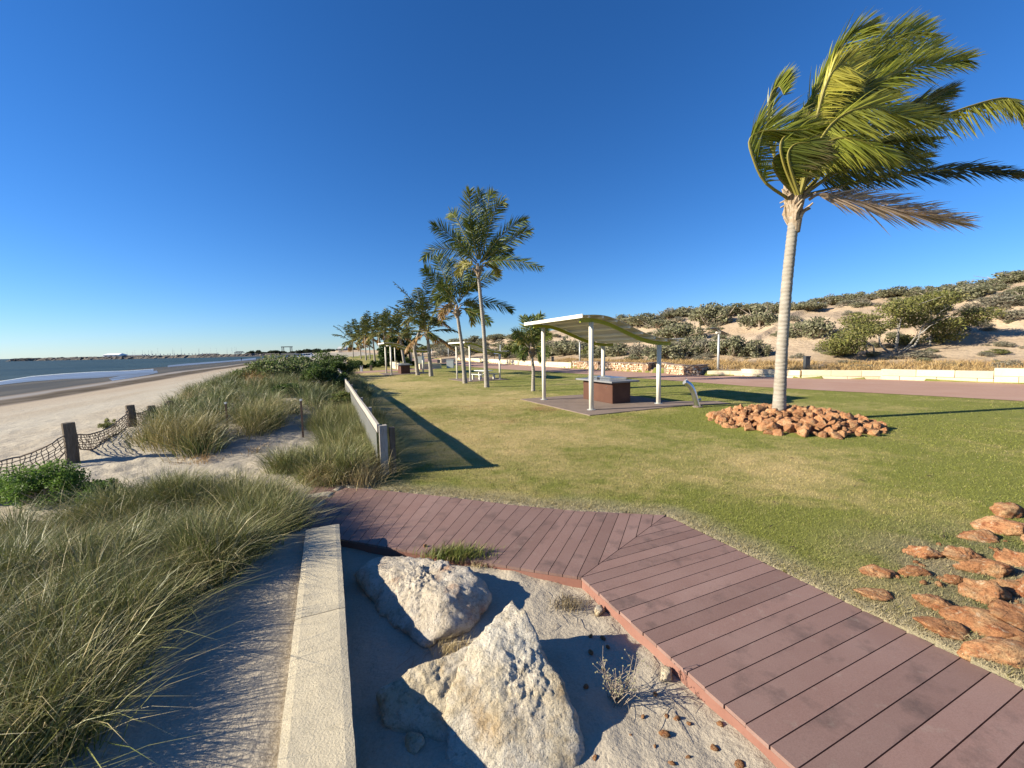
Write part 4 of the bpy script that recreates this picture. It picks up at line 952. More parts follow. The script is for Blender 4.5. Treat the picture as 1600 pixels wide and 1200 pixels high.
FR += [
 ([(330, 1080, -.1), (240, 985, -.2), (205, 900, -.3), (255, 850, -.4), (390, 850, -.5)], (.9, .5, .2), (1, .1, 0), (.8, -.4, 0), (.9, -.5, 0), 1.0, GY_, YL, 76),
 ([(335, 1080, -.3), (265, 910, -.5), (250, 790, -.6), (320, 735, -.6), (450, 755, -.7)], (.5, .9, .1), (1, .3, 0), (.9, -.3, 0), (.9, -.5, 0), 1.0, GY_, YL, 80),
 ([(345, 1085, .3), (330, 960, .5), (380, 880, .7), (480, 860, .8), (600, 900, .9)], (.8, .5, .1), (1, .1, 0), (.7, -.7, 0), (.9, -.6, 0), 1.0, DK, YL, 70),
 ([(350, 1075, .2), (470, 860, .3), (600, 640, .2), (760, 500, .2), (930, 430, .3)], (.4, 1, 0), (.9, .6, 0), (.9, -.3, 0), (1, -.3, 0), 1.0, GY_, YL, 80),
 ([(350, 1075, .4), (420, 700, .8), (560, 470, .9), (740, 340, 1.0), (960, 280, 1.1), (1110, 270, 1.1)], (.4, 1, 0), (.9, .7, 0), (.9, -.1, 0), (1, -.2, 0), 1.05, GY_, YL, 84),
 ([(345, 1070, -.2), (410, 860, -.5), (520, 660, -.7), (640, 520, -.8), (780, 470, -.8)], (.4, 1, .1), (.9, .6, 0), (.9, -.4, -.1), (1, -.4, 0), .9, (.15, .165, .025), YL, 76),
 ([(380, 1075, .3), (520, 980, .5), (690, 920, .7), (880, 890, .8), (1050, 880, .9)], (.6, .8, 0), (1, .2, 0), (.7, -.8, 0), (.9, -.4, 0), 1.0, DK, YL, 80),
 ([(335, 1060, .5), (300, 860, .8), (320, 680, .9), (400, 560, 1.0)], (.6, .8, 0), (.9, .4, 0), (.9, .1, 0), (1, 0, 0), .9, DK, YL, 60),
 ([(390, 1080, .8), (560, 860, 1.0), (780, 700, 1.1), (980, 640, 1.2), (1140, 620, 1.2)], (.6, .8, 0), (.95, .3, 0), (.8, -.6, 0), (.95, -.3, 0), 1.0, DK, YL, 84)]
RB = random.Random(5)
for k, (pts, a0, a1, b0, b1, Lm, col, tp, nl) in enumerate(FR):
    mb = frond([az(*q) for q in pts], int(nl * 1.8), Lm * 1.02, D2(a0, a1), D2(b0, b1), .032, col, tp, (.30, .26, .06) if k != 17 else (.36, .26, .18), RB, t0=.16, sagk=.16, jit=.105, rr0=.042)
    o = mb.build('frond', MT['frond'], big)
    if k == 17: o['label'] = 'dead pinkish brown frond hanging below the crown'
# leaf bases and fibre under the crown
mb = MB(); top = Vector(bx[-1])
for k in range(34):
    a = RB.uniform(0, 6.28); h0 = RB.uniform(-.62, .25); out_ = Vector((math.cos(a), math.sin(a), 0))
    p0 = top + out_ * .11 + UP * h0 * .85; p1 = p0 + out_ * RB.uniform(.06, .14) + UP * RB.uniform(.05, .35); p2 = p1 + out_ * RB.uniform(.05, .2) + UP * RB.uniform(-.1, .3) + Vector((.08, 0, 0))
    mb.tube([p0, p1, p2], [.075, .055, .02], 5)
mb.tube([top - UP * .75, top - UP * .45, top, top + UP * .35, top + UP * .6], [.13, .165, .18, .16, .10], 12)
mb.build('leaf_bases', MT['boot'], big)

def gen_palm(name, label, base, top, nf, Lf, seed, nl=46, Lm=.75, r0=.16, r1=.11, wid=.05, wind=(.35, .08), dead=1, upright=.5, lean_mid=(0, 0)):
    R = random.Random(seed); base = Vector(base); top = Vector(top)
    root = thing(name, label, 'palm tree', base, PALMG)
    mid_ = base.lerp(top, .5) + Vector((lean_mid[0], lean_mid[1], 0))
    trunk_mesh([base - UP * .2, base.lerp(mid_, .5), mid_, mid_.lerp(top, .55), top], r0, r1, 34, 1.4, 10).build('trunk', MT['trunk'], root, True)
    mb = MB()
    for k in range(12):
        a = R.uniform(0, 6.28); o_ = Vector((math.cos(a), math.sin(a), 0)); p0 = top + o_ * r1 * .8 + UP * R.uniform(-.35, .1)
        mb.tube([p0, p0 + o_ * .16 + UP * .18, p0 + o_ * .3 + UP * R.uniform(.1, .35)], [.07, .05, .02], 4)
    mb.tube([top - UP * .4, top, top + UP * .4], [r1 * 1.2, r1 * 1.5, r1 * .8], 8); mb.build('leaf_bases', MT['boot'], root)
    W = Vector((wind[0], wind[1], 0))
    for k in range(nf):
        u = (k + .5) / nf; a = k * 2.39996 + R.uniform(-.3, .3)
        el = math.radians(76 - 104 * u ** (.85 + upright * .3) + R.uniform(-10, 10)); L_ = Lf * (.75 + .35 * math.sin(math.pi * min(1, u + .25))) * R.uniform(.88, 1.1)
        d = Vector((math.cos(a) * math.cos(el), math.sin(a) * math.cos(el), math.sin(el))); p = top + UP * .25; pts = [p]; dd = d.copy()
        for j in range(5):
            p = p + dd * L_ / 5; pts.append(p); dd = (dd + W * (.10 + .05 * j) - UP * (.07 + .055 * j) * (1.15 - .5 * abs(math.sin(el)))).normalized()
        isdead = k >= nf - dead
        yel = max(0, (u - .72) / .28) * R.random()
        col = tuple(x * (1 - yel) + y * yel for x, y in zip((.070, .088, .020), (.26, .19, .04))) if not isdead else (.34, .20, .075)
        sgn = W + Vector((0, 0, -.25))
        def fa(t, T_, s=1):
            S = T_.cross(UP)
            if S.length < .1: S = Vector((math.sin(a), -math.cos(a), 0))
            S.normalize(); return S * s * .8 + T_ * .65 + Vector((W.x * .5, W.y * .5, -.16 - .20 * R.random() if not isdead else -.8))
        mb = frond(pts, nl, Lm, lambda t, T_: fa(t, T_, 1), lambda t, T_: fa(t, T_, -1), wid, col, (.22, .17, .05) if not isdead else (.42, .27, .11), (.24, .20, .06), R, .18, .22, .14, .04, W)
        o = mb.build('frond', MT['frond_mid'], root)
        if isdead: o['label'] = 'dead orange brown frond'
    return root
def yb(px, py): return g(px, py)
def traced_palm(label, base, top, Y, fronds, seed, r0, r1, Lm, nl, wid, zm=(600, 280, .1875), dpt=1.1):
    R = random.Random(seed); base = Vector(base); top = Vector(top); root = thing('palm_tree', label, 'palm tree', base, PALMG)
    mid_ = base.lerp(top, .5) + Vector((.06, 0, 0)); trunk_mesh([base - UP * .2, base.lerp(mid_, .5), mid_, mid_.lerp(top, .55), top], r0, r1, 40, 1.4, 12).build('trunk', MT['trunk'], root, True)
    mb = MB()
    for k in range(14):
        a = R.uniform(0, 6.28); o_ = Vector((math.cos(a), math.sin(a), 0)); p0 = top + o_ * r1 * .8 + UP * R.uniform(-.35, .1)
        mb.tube([p0, p0 + o_ * .14 + UP * .18, p0 + o_ * .26 + UP * R.uniform(.1, .35)], [.06, .045, .02], 4)
    mb.tube([top - UP * .4, top, top + UP * .45], [r1 * 1.2, r1 * 1.6, r1 * .8], 8); mb.build('leaf_bases', MT['boot'], root)
    for k, (pts, kind) in enumerate(fronds):
        dep = R.uniform(-dpt, dpt); n = len(pts)
        P = [Vector(aty(zm[0] + zx * zm[2], zm[1] + zy * zm[2], Y + dep * (i / (n - 1)))) for i, (zx, zy) in enumerate(pts)]
        def mk(sgn):
            def f(t, T_):
                n_ = Vector((-T_.z, 0, T_.x)) * sgn
                return n_ * (.85 - .3 * t) + T_ * (.55 + .35 * t) + Vector((.12, R.gauss(0, .35), -.22))
            return f
        col = {0: (.085, .115, .022), 1: (.24, .22, .04), 2: (.36, .22, .08), 3: (.125, .15, .026)}[kind]; tp = {0: (.13, .15, .035), 1: (.36, .30, .10), 2: (.44, .29, .13), 3: (.19, .20, .04)}[kind]
        o = frond(P, nl, Lm * (.8 if kind in (1, 2) else 1), mk(1), mk(-1), wid, col, tp, (.26, .22, .06), R, .14, .15, .10, .04).build('frond', MT['frond_mid'], root)
        if kind == 2: o['label'] = 'dead orange brown frond'
    return root
bA = yb(761, 605); tA = aty(747, 424, bA[1])
traced_palm('tallest palm of the middle pair, its slim trunk nearest the viewer', bA, tA, bA[1], [([(770, 705), (700, 640), (600, 590), (480, 580), (380, 610), (325, 665)], 3), ([(770, 680), (680, 590), (590, 500), (490, 420), (405, 385)], 0), ([(780, 670), (700, 520), (640, 400), (590, 310), (550, 285)], 3),
  ([(785, 660), (740, 480), (720, 300), (712, 170), (715, 95)], 3), ([(790, 660), (780, 450), (785, 250), (800, 95)], 0), ([(795, 660), (830, 450), (860, 250), (880, 150), (908, 98)], 3), ([(800, 670), (850, 500), (900, 330), (950, 220), (1000, 187)], 3), ([(810, 680), (900, 560), (1000, 450), (1100, 370), (1180, 337)], 0), ([(815, 690), (930, 600), (1050, 510), (1150, 450), (1215, 430)], 3), ([(820, 705), (900, 682), (1000, 675), (1150, 690), (1310, 738)], 0),
  ([(770, 725), (700, 700), (640, 725), (605, 800)], 1), ([(810, 735), (870, 710), (915, 725), (950, 790)], 1), ([(790, 670), (800, 520), (830, 380), (850, 260)], 0), ([(785, 670), (750, 540), (730, 430), (700, 330)], 0), ([(800, 690), (860, 600), (930, 540), (990, 530)], 0), ([(775, 690), (700, 610), (650, 560), (600, 470)], 0), ([(800, 700), (870, 640), (960, 620), (1060, 600)], 0)], 11, .128, .088, .74, 66, .042)
bB = yb(727, 599); tB = aty(714, 487, bB[1])
traced_palm('second palm of the middle pair with yellowing lower fronds', bB, tB, bB[1], [([(600, 1040), (520, 930), (440, 850), (380, 790), (335, 745)], 0), ([(605, 1030), (540, 900), (500, 800), (460, 700), (450, 650)], 0), ([(615, 1020), (590, 880), (560, 760), (550, 670)], 3), ([(620, 1020), (640, 880), (655, 780), (670, 690)], 0), ([(625, 1030), (700, 930), (800, 850), (900, 795), (955, 780)], 3), ([(630, 1045), (700, 1020), (850, 1020), (1000, 1060), (1065, 1088)], 0), ([(630, 1060), (700, 1035), (765, 1060), (810, 1115)], 1),
  ([(600, 1050), (540, 990), (470, 970), (420, 1015)], 3), ([(640, 1075), (760, 1120), (880, 1190)], 0), ([(620, 1030), (690, 870), (740, 800), (800, 740)], 0), ([(610, 1040), (560, 950), (520, 900), (480, 880)], 0), ([(605, 1075), (560, 1060), (500, 1090), (470, 1160)], 2), ([(635, 1075), (700, 1090), (730, 1140), (740, 1210)], 1), ([(625, 1030), (660, 930), (720, 880), (790, 900)], 0)], 23, .14, .095, .78, 58, .048)
bS = yb(833, 611); tS = aty(830, 548, bS[1]); traced_palm('short young palm standing just left of the near barbecue shelter', bS, tS, bS[1], [([(831, 544), (827, 528), (821, 510), (817, 494)], 3), ([(831, 543), (831, 525), (828, 508), (826, 496)], 0), ([(832, 543), (835, 525), (840, 507), (846, 491)], 3), ([(832, 543), (837, 530), (846, 516), (853, 508)], 0), ([(833, 544), (842, 532), (850, 525), (859, 524)], 3), ([(830, 544), (821, 530), (811, 522), (803, 520)], 0), ([(830, 544), (820, 537), (810, 540), (803, 550)], 0), ([(829, 545), (822, 533), (815, 530), (809, 533)], 1), ([(833, 545), (842, 541), (850, 546), (854, 557)], 0), ([(834, 546), (840, 548), (844, 554), (846, 562)], 0), ([(829, 546), (824, 546), (818, 552), (815, 560)], 0), ([(832, 543), (838, 522), (838, 505), (836, 494)], 0)], 31, .10, .07, .50, 44, .036, (0, 0, 1.0), .6)
bD = yb(674, 588); tD = aty(668, 524, bD[1]); gen_palm('palm_tree', 'leaning mid row palm with brown skirt, right of the bent one', bD, tD, 14, 3.2, 41, 44, .75, .17, .12, .07, (.3, .06), 3, .6)
bC = yb(653, 586); tC = aty(662, 497, bC[1]); gen_palm('palm_tree', 'palm with a crooked trunk and a hanging orange frond', bC, tC, 15, 3.3, 53, 44, .8, .16, .11, .07, (.3, .06), 2, .6, (-.55, 0))
FARP = [(633, 574, 625, 528, 'palm behind the far barbecue shelter with a straight pale trunk', 3.6), (642, 570, 639, 541, 'short palm with a yellow crown beside the far shelter', 2.4), (586, 566, 582, 522, 'tall palm standing out highest of the distant row', 4.2), (572, 563, 570, 527, 'distant palm left of the highest one of its row', 3.9),
        (594, 566, 592, 524, 'distant palm right of the highest one of its row', 4.0), (564, 561, 562, 532, 'distant palm second from the left end of the row', 3.8), (552, 560, 551, 535, 'leftmost distant palm ending the row by the beach', 3.8),
        (603, 567, 601, 521, 'distant palm before the dark round tree', 4.2), (615, 570, 611, 517, 'palm leaning over the dark round tree', 4.0), (578, 561, 577, 531, 'distant palm half hidden behind two taller ones', 4.0), (622, 566, 640, 500, 'tall palm rising behind the crooked palm', 4.4)]
for k, (px, py, tx, ty, lab, lf) in enumerate(FARP):
    b_ = g(px, py); t_ = aty(tx, ty, b_[1]); gen_palm('palm_tree', lab, b_, t_, 15, lf * b_[1] / 75 if b_[1] > 75 else lf * .9, 60 + k, 22, .95 * max(1, b_[1] / 80), .2, .14, .13 * max(1, b_[1] / 70), (.3, .06), 1 if k % 3 else 2, .6)

# ------------------------------------------------------------------ shelters
p1, p2, p3 = g(854.5, 624.9)[:2], g(924, 641.4)[:2], g(1028.8, 631.5)[:2]
SU = (p3 - p2); LU = np.linalg.norm(SU); SU = SU / LU; SV = np.array([-SU[1], SU[0]]); LV = 3.38
def prof(u): return float(np.interp(u, [-.75, -.3, .1, .5, 1.0, 1.6, 2.2, 2.7, 3.2, 4.0], [3.19, 3.225, 3.225, 3.17, 3.00, 2.76, 2.55, 2.44, 2.395, 2.42]))
def sprof(u):
    return sum(prof(u + d) * w for d, w in ((-.3, .2), (-.15, .2), (0, .2), (.15, .2), (.3, .2)))
US = np.linspace(-.62, 3.85, 30)
def make_shelter(label):
    r_ = thing('picnic_shelter', label, 'shelter', (0, 0, 0), 'shelters on the lawn')
    for (u, v) in ((0, 0), (0, LV), (LU, 0), (LU, LV)):
        MB().tube([(u, v, 0), (u, v, sprof(u) - .235)], .082, 14).build('post', MT['white_steel'], r_, True)
        MB().tube([(u, v, 0), (u, v, .014)], .15, 14).build('base_plate', MT['galv'], r_)
        MB().box((u, v, sprof(u) - .30), (.05, .20, .13)).build('bracket', MT['galv'], r_)
    for v in (0, LV):
        mb = MB(); n = len(US); vs = []; uu = np.linspace(-.45, 3.55, 30)
        for u in uu:
            for (dv, dz) in ((-.04, -.235), (.04, -.235), (.04, -.105), (-.04, -.105)): vs.append((u, v + dv, sprof(u) + dz))
        fs = [(i * 4 + k, i * 4 + (k + 1) % 4, (i + 1) * 4 + (k + 1) % 4, (i + 1) * 4 + k) for i in range(29) for k in range(4)] + [(3, 2, 1, 0), (116, 117, 118, 119)]
        mb.add(vs, fs).build('roof_beam', MT['lime_steel'], r_)
    for u in np.linspace(-.35, 3.55, 8):
        sl_ = (sprof(u + .05) - sprof(u - .05)) / .1; t = Vector((1, 0, sl_)).normalized(); n_ = Vector((-t.z, 0, t.x))
        MB().box((u, LV / 2, sprof(u) - .062), (.075, LV + .78, .08), (t, Vector((0, 1, 0)), n_)).build('purlin', MT['white_steel'], r_)
    vs = []; n = 60; uu = np.linspace(-.62, 3.85, n)
    nv = 25
    for i, u in enumerate(uu):
        for j in range(nv):
            v = -.42 + (LV + .84) * j / (nv - 1); rib = .012 if j % 4 in (1,) else 0
            vs.append((u, v, sprof(u) - .016 + rib)); 
    fs = [(i * nv + j, i * nv + j + 1, (i + 1) * nv + j + 1, (i + 1) * nv + j) for i in range(n - 1) for j in range(nv - 1)]
    N0 = len(vs); vs += [(x, y, z - .012) for x, y, z in vs]; fs += [tuple(N0 + q for q in reversed(f)) for f in fs]
    for i in range(n - 1):
        a, b_ = i * nv, (i + 1) * nv; fs.append((a, b_, N0 + b_, N0 + a)); a += nv - 1; b_ += nv - 1; fs.append((b_, a, N0 + a, N0 + b_))
    MB().add(vs, fs).build('roof_sheet', MT['roof'], r_)
    MB().box((-.64, LV / 2, sprof(-.62) - .045), (.035, LV + .9, .12)).build('fascia', MT['white_steel'], r_)
    return r_
shel = make_shelter('near cream shelter with a wavy roof over the brown barbecue')
rot = math.atan2(SU[1], SU[0]); shel.location = (p2[0], p2[1], .03); shel.rotation_euler = (0, 0, rot)
q2 = g(735, 595.6)[:2]; dup(shel, (q2[0], q2[1], .03), math.atan2(.47, .88), (.76, .76, .84), 'middle shelter over the picnic table behind two palm trunks', 'shelters on the lawn')
q3 = g(612, 585.5)[:2]; dup(shel, (q3[0], q3[1], .03), math.atan2(.42, .90), (.98, .98, .92), 'far shelter behind the crooked palm, left of the lawn end', 'shelters on the lawn')
q4 = g(618, 573)[:2]; dup(shel, (q4[0], q4[1], .03), math.atan2(.42, .90), (1, 1, .95), 'farthest shelter, only pale posts seen behind the far one', 'shelters on the lawn')
def slab(name, pts, z0, z1): return tag(MB().prism([tuple(q) for q in pts], z0, z1).build(name, MT['concrete']), kind='structure')
L2 = lambda u, v, o=p2, r_=rot: np.array([o[0] + u * math.cos(r_) - v * math.sin(r_), o[1] + u * math.sin(r_) + v * math.cos(r_)])
slab('concrete_slab', [L2(-.70, -.92), L2(LU + .75, -.85), L2(LU + 2.2, -1.35), L2(LU + 2.3, -.55), L2(LU + .9, .2), L2(LU + .9, LV + .7), L2(-.75, LV + .75)], -.05, .026)
L3 = lambda u, v: L2(u, v, q2, math.atan2(.47, .88))
slab('concrete_slab', [L3(-.6, -.6), L3(2.7, -.6), L3(2.7, 3.0), L3(-.6, 3.0)], -.05, .024)
L4 = lambda u, v: L2(u, v, q3, math.atan2(.42, .90))
slab('concrete_slab', [L4(-.7, -.7), L4(3.4, -.7), L4(3.4, 3.8), L4(-.7, 3.8)], -.05, .022)
# barbecue bench
def make_bbq(label):
    r_ = thing('barbecue_bench', label, 'barbecue', (0, 0, 0), 'barbecue benches')
    MB().box((.42, .97, .40), (.84, 1.94, .80)).build('cabinet', MT['bbq_brown'], r_)
    MB().box((-.006, .97, .40), (.012, 1.90, .76)).build('front_panel', MT['bbq_brown'], r_)
    MB().box((.42, .97, .835), (1.30, 2.42, .06)).build('counter', MT['counter'], r_)
    for y in (.52, 1.32):
        h_ = MB().box((.42, y, .905), (.80, .62, .08)).build('hotplate', MT['steel'], r_)
        h2 = MB().box((.42, y, .955), (.86, .68, .014)); h2.box((.05, y, .975), (.03, .6, .05)); h2.build('splash_rim', MT['steel'], h_)
    MB().box((-.02, .35, .62), (.02, .035, .035)).build('start_button', MT['steel'], r_)
    return r_
bq = make_bbq('brown panelled barbecue bench with twin hotplates under the near shelter')
bq.location = (3.79, 15.36, .026); bq.rotation_euler = (0, 0, rot)
qb = g(627, 584.5); dup(bq, (qb[0], qb[1], .02), rot, (1, 1, 1), 'distant brown barbecue bench under the far shelter', 'barbecue benches')
# picnic table under the middle shelter
pt = thing('picnic_table', 'grey picnic table with two benches under the middle shelter', 'picnic table', (0, 0, 0))
MB().box((0, 0, .74), (.8, 1.7, .06)).build('tabletop', MT['cabinet'], pt)
for s_ in (-1, 1):
    MB().box((.72 * s_, 0, .45), (.3, 1.7, .05)).build('bench', MT['cabinet'], pt)
    MB().box((0, .5 * s_, .36), (.34, .08, .70)).build('leg', MT['white_steel'], pt)
    MB().box((.72 * s_, .5, .21), (.2, .08, .42)).build('leg', MT['white_steel'], pt); MB().box((.72 * s_, -.5, .21), (.2, .08, .42)).build('leg', MT['white_steel'], pt)
c_ = L3(1.35, .75); pt.location = (c_[0], c_[1], .024); pt.rotation_euler = (0, 0, math.atan2(.47, .88) + .2); pt.scale = (.85, .85, .85)
# drinking fountain
fb = g(1090, 636); yy = fb[1]; fq = [(1091, 637.5), (1088, 628), (1085.5, 619), (1083, 611), (1079.5, 604.5), (1074.5, 599.5), (1069.5, 596.8)]
ft = thing('drinking_fountain', 'curved shiny steel drinking fountain beside the shelter slab', 'drinking fountain', (fb[0], fb[1], 0))
fp = [Vector(aty(*q, yy)) for q in fq]; fp[0].z = -.05
mb = MB(); mb.tube(catmull(fp, 22), .095, 16); mb.build('pipe', MT['steel'], ft, True)
e = fp[-1]; d_ = (fp[-1] - fp[-2]).normalized()
MB().tube([e, e + d_ * .012], [.098, .085], 16).build('end_cap', MT['counter'], ft)
MB().tube([e - d_ * .10 + UP * .08, e - d_ * .10 + UP * .14, e - d_ * .02 + UP * .16], [.018, .014, .010], 8).build('spout', MT['steel'], ft)
q = Vector(aty(1092, 625, yy)); MB().tube([q - Vector((.12, 0, 0)), q + Vector((.06, 0, .0))], .045, 10).tube([q + Vector((.05, 0, -.05)), q + Vector((.05, 0, .07))], .028, 8).build('tap', MT['steel'], ft)
MB().tube([(fb[0], fb[1], .0), (fb[0], fb[1], .035)], .17, 16).build('base_plate', MT['concrete'], ft)

# ------------------------------------------------------------------ walls along the promenade
blk = {}
def block_mesh(L_, T_, H_, seed):
    key = (round(L_, 2), T_, round(H_, 2), seed)
    if key in blk: return blk[key]
    r_ = random.Random(seed); mb = MB(); mb.box((0, 0, 0), (L_, T_, H_)); me = mb.mesh('block', MT['block'])
    bm = bmesh.new(); bm.from_mesh(me); bmesh.ops.bevel(bm, geom=bm.edges[:], offset=.014, segments=1, affect='EDGES')
    for v in bm.verts: v.co += Vector((r_.uniform(-.006, .006), r_.uniform(-.006, .006), r_.uniform(-.005, .005)))
    bm.to_mesh(me); bm.free(); blk[key] = me; return me
def wall_run(a, b_, top_a, label, courses=(.34, .24), L0=1.45, T_=.42, back=.0):
    a = np.array(a); b_ = np.array(b_); Ld = np.linalg.norm(b_ - a); d = (b_ - a) / Ld; n = np.array([d[1], -d[0]])
    root = thing('limestone_wall', label, 'wall', (a[0], a[1], 0), 'pale limestone block walls along the promenade', math.atan2(d[1], d[0]))
    z = top_a; k = 0
    for ci, h in enumerate(courses):
        if z <= .02: break
        ofs = 0 if ci % 2 == 0 else L0 * .45; x = -ofs if ofs else 0
        while x < Ld - .05:
            x0 = max(0, x); x1 = min(Ld, x + L0)
            if x1 - x0 > .1:
                o = link('block', block_mesh(x1 - x0 - .012, T_, h - .012, k % 5), root); o.location = ((x0 + x1) / 2, -.004 * ci, z - h / 2)
            x = x + L0; k += 1
        z -= h
    return root
def W(px, py): return g(px, py)[:2]
wA = [W(1690, 606), W(1552, 598.3), W(1377, 592.6), W(1252, 591.0), W(1160, 587.2), W(1105, 586.6)]
tops = [575, 578, 578.5, 579.5, 576.2]
def ztop(px, py_base, py_top): 
    q = g(px, py_base); return float(aty(px, py_top, q[1])[2])
wall_run(wA[1], np.array(wA[1]) * 2.2 - np.array(wA[2]) * 1.2, ztop(1560, 598.5, 575), 'highest step of the pale limestone wall, at the right edge of the photo', (.40, .38, .3))
wall_run(wA[2], wA[1], ztop(1460, 595.3, 578), 'pale limestone wall step behind the grass, just right of the bollard', (.38, .26, .2))
wall_run(wA[3], wA[2], ztop(1315, 591.8, 578.3), 'pale limestone wall step right of the big palm trunk, under the dark bollard', (.36, .24, .2))
wall_run(wA[4], wA[3], ztop(1205, 589, 577.3), 'pale limestone wall step crossed by the big palm trunk', (.34, .24, .2))
wall_run(wA[5], wA[4], ztop(1130, 586.9, 579.3), 'lowest shaded limestone wall step left of the big palm trunk', (.34, .2))
wall_run(W(800, 569.3), W(895, 575.3), ztop(850, 572, 564.3), 'long pale limestone wall behind the near shelter', (.42, .36, .3), 2.2)
wall_run(W(714, 563.2), W(798, 569.2), ztop(760, 566, 560.2), 'far pale limestone wall behind the middle shelter', (.42, .36, .3), 3.2)
wall_run(W(688, 567), W(712, 565.2), .75, 'short pale limestone wall end left of the middle shelter', (.42, .36), 3)
wall_run(W(612, 574.5), W(621, 576.5), .8, 'short pale wall between the far shelter posts, left piece', (.42, .4), 2.5)
wall_run(W(622.5, 577), W(631, 577.5), .75, 'short pale wall between the far shelter posts, right piece', (.42, .4), 2.5)
wall_run(W(655, 577), W(689, 575.5), .62, 'low limestone seat wall in shade behind the crooked palm', (.36, .3), 2.5)
# rubble stone walls
def rubble(pts, zt, label, T_=.4):
    root = thing('rubble_wall', label, 'wall', (pts[0][0], pts[0][1], 0), 'rubble stone walls along the promenade')
    mb = MB(); R = random.Random(9)
    for a, b_ in zip(pts[:-1], pts[1:]):
        a = np.array(a); b_ = np.array(b_); Ld = np.linalg.norm(b_ - a); d = (b_ - a) / Ld; n = np.array([d[1], -d[0]])
        mid_ = (a + b_) / 2 - n * T_ * .5
        mb.box((mid_[0], mid_[1], zt / 2 - .05), (Ld, T_, zt), (Vector((*d, 0)), Vector((*n, 0)), UP), 0, (.30, .20, .13))
        z = .08
        while z < zt:
            x = R.uniform(0, .2)
            while x < Ld:
                w = R.uniform(.18, .38); h = R.uniform(.14, .24); c = a + d * x + n * R.uniform(.0, .05)
                q = [Vector((R.gauss(0, 1), R.gauss(0, 1), R.gauss(0, 1))).normalized() for _ in range(9)]
                pl_ = [(c[0] + d[0] * w * .55 * v.x + n[0] * .10 * v.y, c[1] + d[1] * w * .55 * v.x + n[1] * .10 * v.y, z + h * .6 * v.z) for v in q]
                bm = bmesh.new(); [bm.verts.new(p_) for p_ in pl_]; bmesh.ops.convex_hull(bm, input=bm.verts[:]); bm.verts.index_update()
                f_ = R.random(); col = (.54 + .10 * f_, .40 + .12 * f_, .26 + .12 * f_) if R.random() > .25 else (.44, .26, .15)
                mb.add([v.co[:] for v in bm.verts], [tuple(v.index for v in f.verts) for f in bm.faces], 0, col); bm.free()
                x += w * .95
            z += .19
    tag(mb.build('stone', MT['rubble'], root), kind='stuff')
    mb = MB()
    for a, b_ in zip(pts[:-1], pts[1:]):
        a = np.array(a); b_ = np.array(b_); Ld = np.linalg.norm(b_ - a); d = (b_ - a) / Ld; n = np.array([d[1], -d[0]]); mid_ = (a + b_) / 2 - n * T_ * .45
        mb.box((mid_[0], mid_[1], zt + .035), (Ld + .02, T_ + .16, .07), (Vector((*d, 0)), Vector((*n, 0)), UP))
    mb.build('coping', MT['concrete'], root)
rubble([W(895, 575.4), W(955, 579), W(1012, 582.2)], .72, 'rubble stone retaining wall seen through the near shelter')
a_ = W(1012, 582.2); rubble([a_, a_ + np.array([1.6, 2.4]), W(1043, 582.5)], .72, 'recessed dark return of the rubble wall beside the right shelter post')
rubble([W(1043, 584), W(1072, 586.8), W(1090, 586.9), W(1105, 585.2)], .70, 'curved rubble stone wall piece right of the near shelter')

# ------------------------------------------------------------------ lamps, bollards, cabinets, signs
def lamp(px, py, pytop, label, panel=True):
    P_ = hit(px, py) ; h = aty(px, pytop, P_[1])[2] - P_[2]
    r_ = thing('solar_lamp' if panel else 'light_pole', label, 'lamp post', (P_[0], P_[1], P_[2]), 'lamp posts behind the promenade')
    MB().tube([(P_[0], P_[1], P_[2] - .3), (P_[0], P_[1], P_[2] + h - .08)], [.085, .07], 10).build('pole', MT['galv'], r_, True)
    if panel:
        MB().box((P_[0] - .02, P_[1], P_[2] + h), (1.05, .65, .05), (Vector((.9, 0, -.42)), Vector((0, 1, 0)), Vector((.42, 0, .9)))).build('solar_panel', MT['solar'], r_)
        MB().box((P_[0] - .05, P_[1], P_[2] + h - .12), (.28, .22, .12)).build('lamp_head', MT['white_steel'], r_)
lamp(1122, 577.5, 517, 'solar lamp post on the dune edge right of the near shelter')
lamp(906, 569, 531, 'solar lamp post seen under the near shelter roof')
lamp(782, 561, 538, 'thin light pole behind the middle shelter', False)
lamp(700.8, 558, 543, 'distant light pole left of the middle shelter', False)
lamp(675, 558, 545, 'distant light pole above the leaning palm base', False)
def bollard(px, py, pytop, w, label, mat='dark_metal', hitit=True):
    P_ = hit(px, py); h = aty(px, pytop, P_[1])[2] - P_[2]
    r_ = thing('light_bollard', label, 'bollard', (P_[0], P_[1], P_[2]), 'dark bollards of the promenade')
    MB().box((P_[0], P_[1], P_[2] + h * .44), (w, w * .8, h * .92)).build('post', MT[mat], r_)
    MB().box((P_[0], P_[1] - .01, P_[2] + h * .94), (w * 1.12, w * .95, h * .10)).build('head', MT[mat], r_)
bollard(1260, 577, 556, .30, 'dark grey bollard behind the limestone wall right of the big palm')
bollard(863.5, 567, 557, .30, 'small dark bollard behind the wall, left shelter post')
bollard(686, 575.5, 562, .32, 'dark bollard on the lawn edge beside the grey cabinet')
def cab(px, py, pytop, w, label, mat='cabinet'):
    P_ = g(px, py); h = aty(px, pytop, P_[1])[2]
    r_ = thing('utility_cabinet', label, 'cabinet', (P_[0], P_[1], 0), 'grey cabinets by the promenade')
    MB().box((P_[0], P_[1] + .2, h / 2), (w, .5, h)).build('body', MT[mat], r_)
    MB().box((P_[0], P_[1] + .2, h + .025), (w + .06, .56, .05)).build('lid', MT[mat], r_)
    MB().box((P_[0], P_[1] - .06, h / 2), (w * .9, .015, h * .88)).build('door', MT[mat], r_)
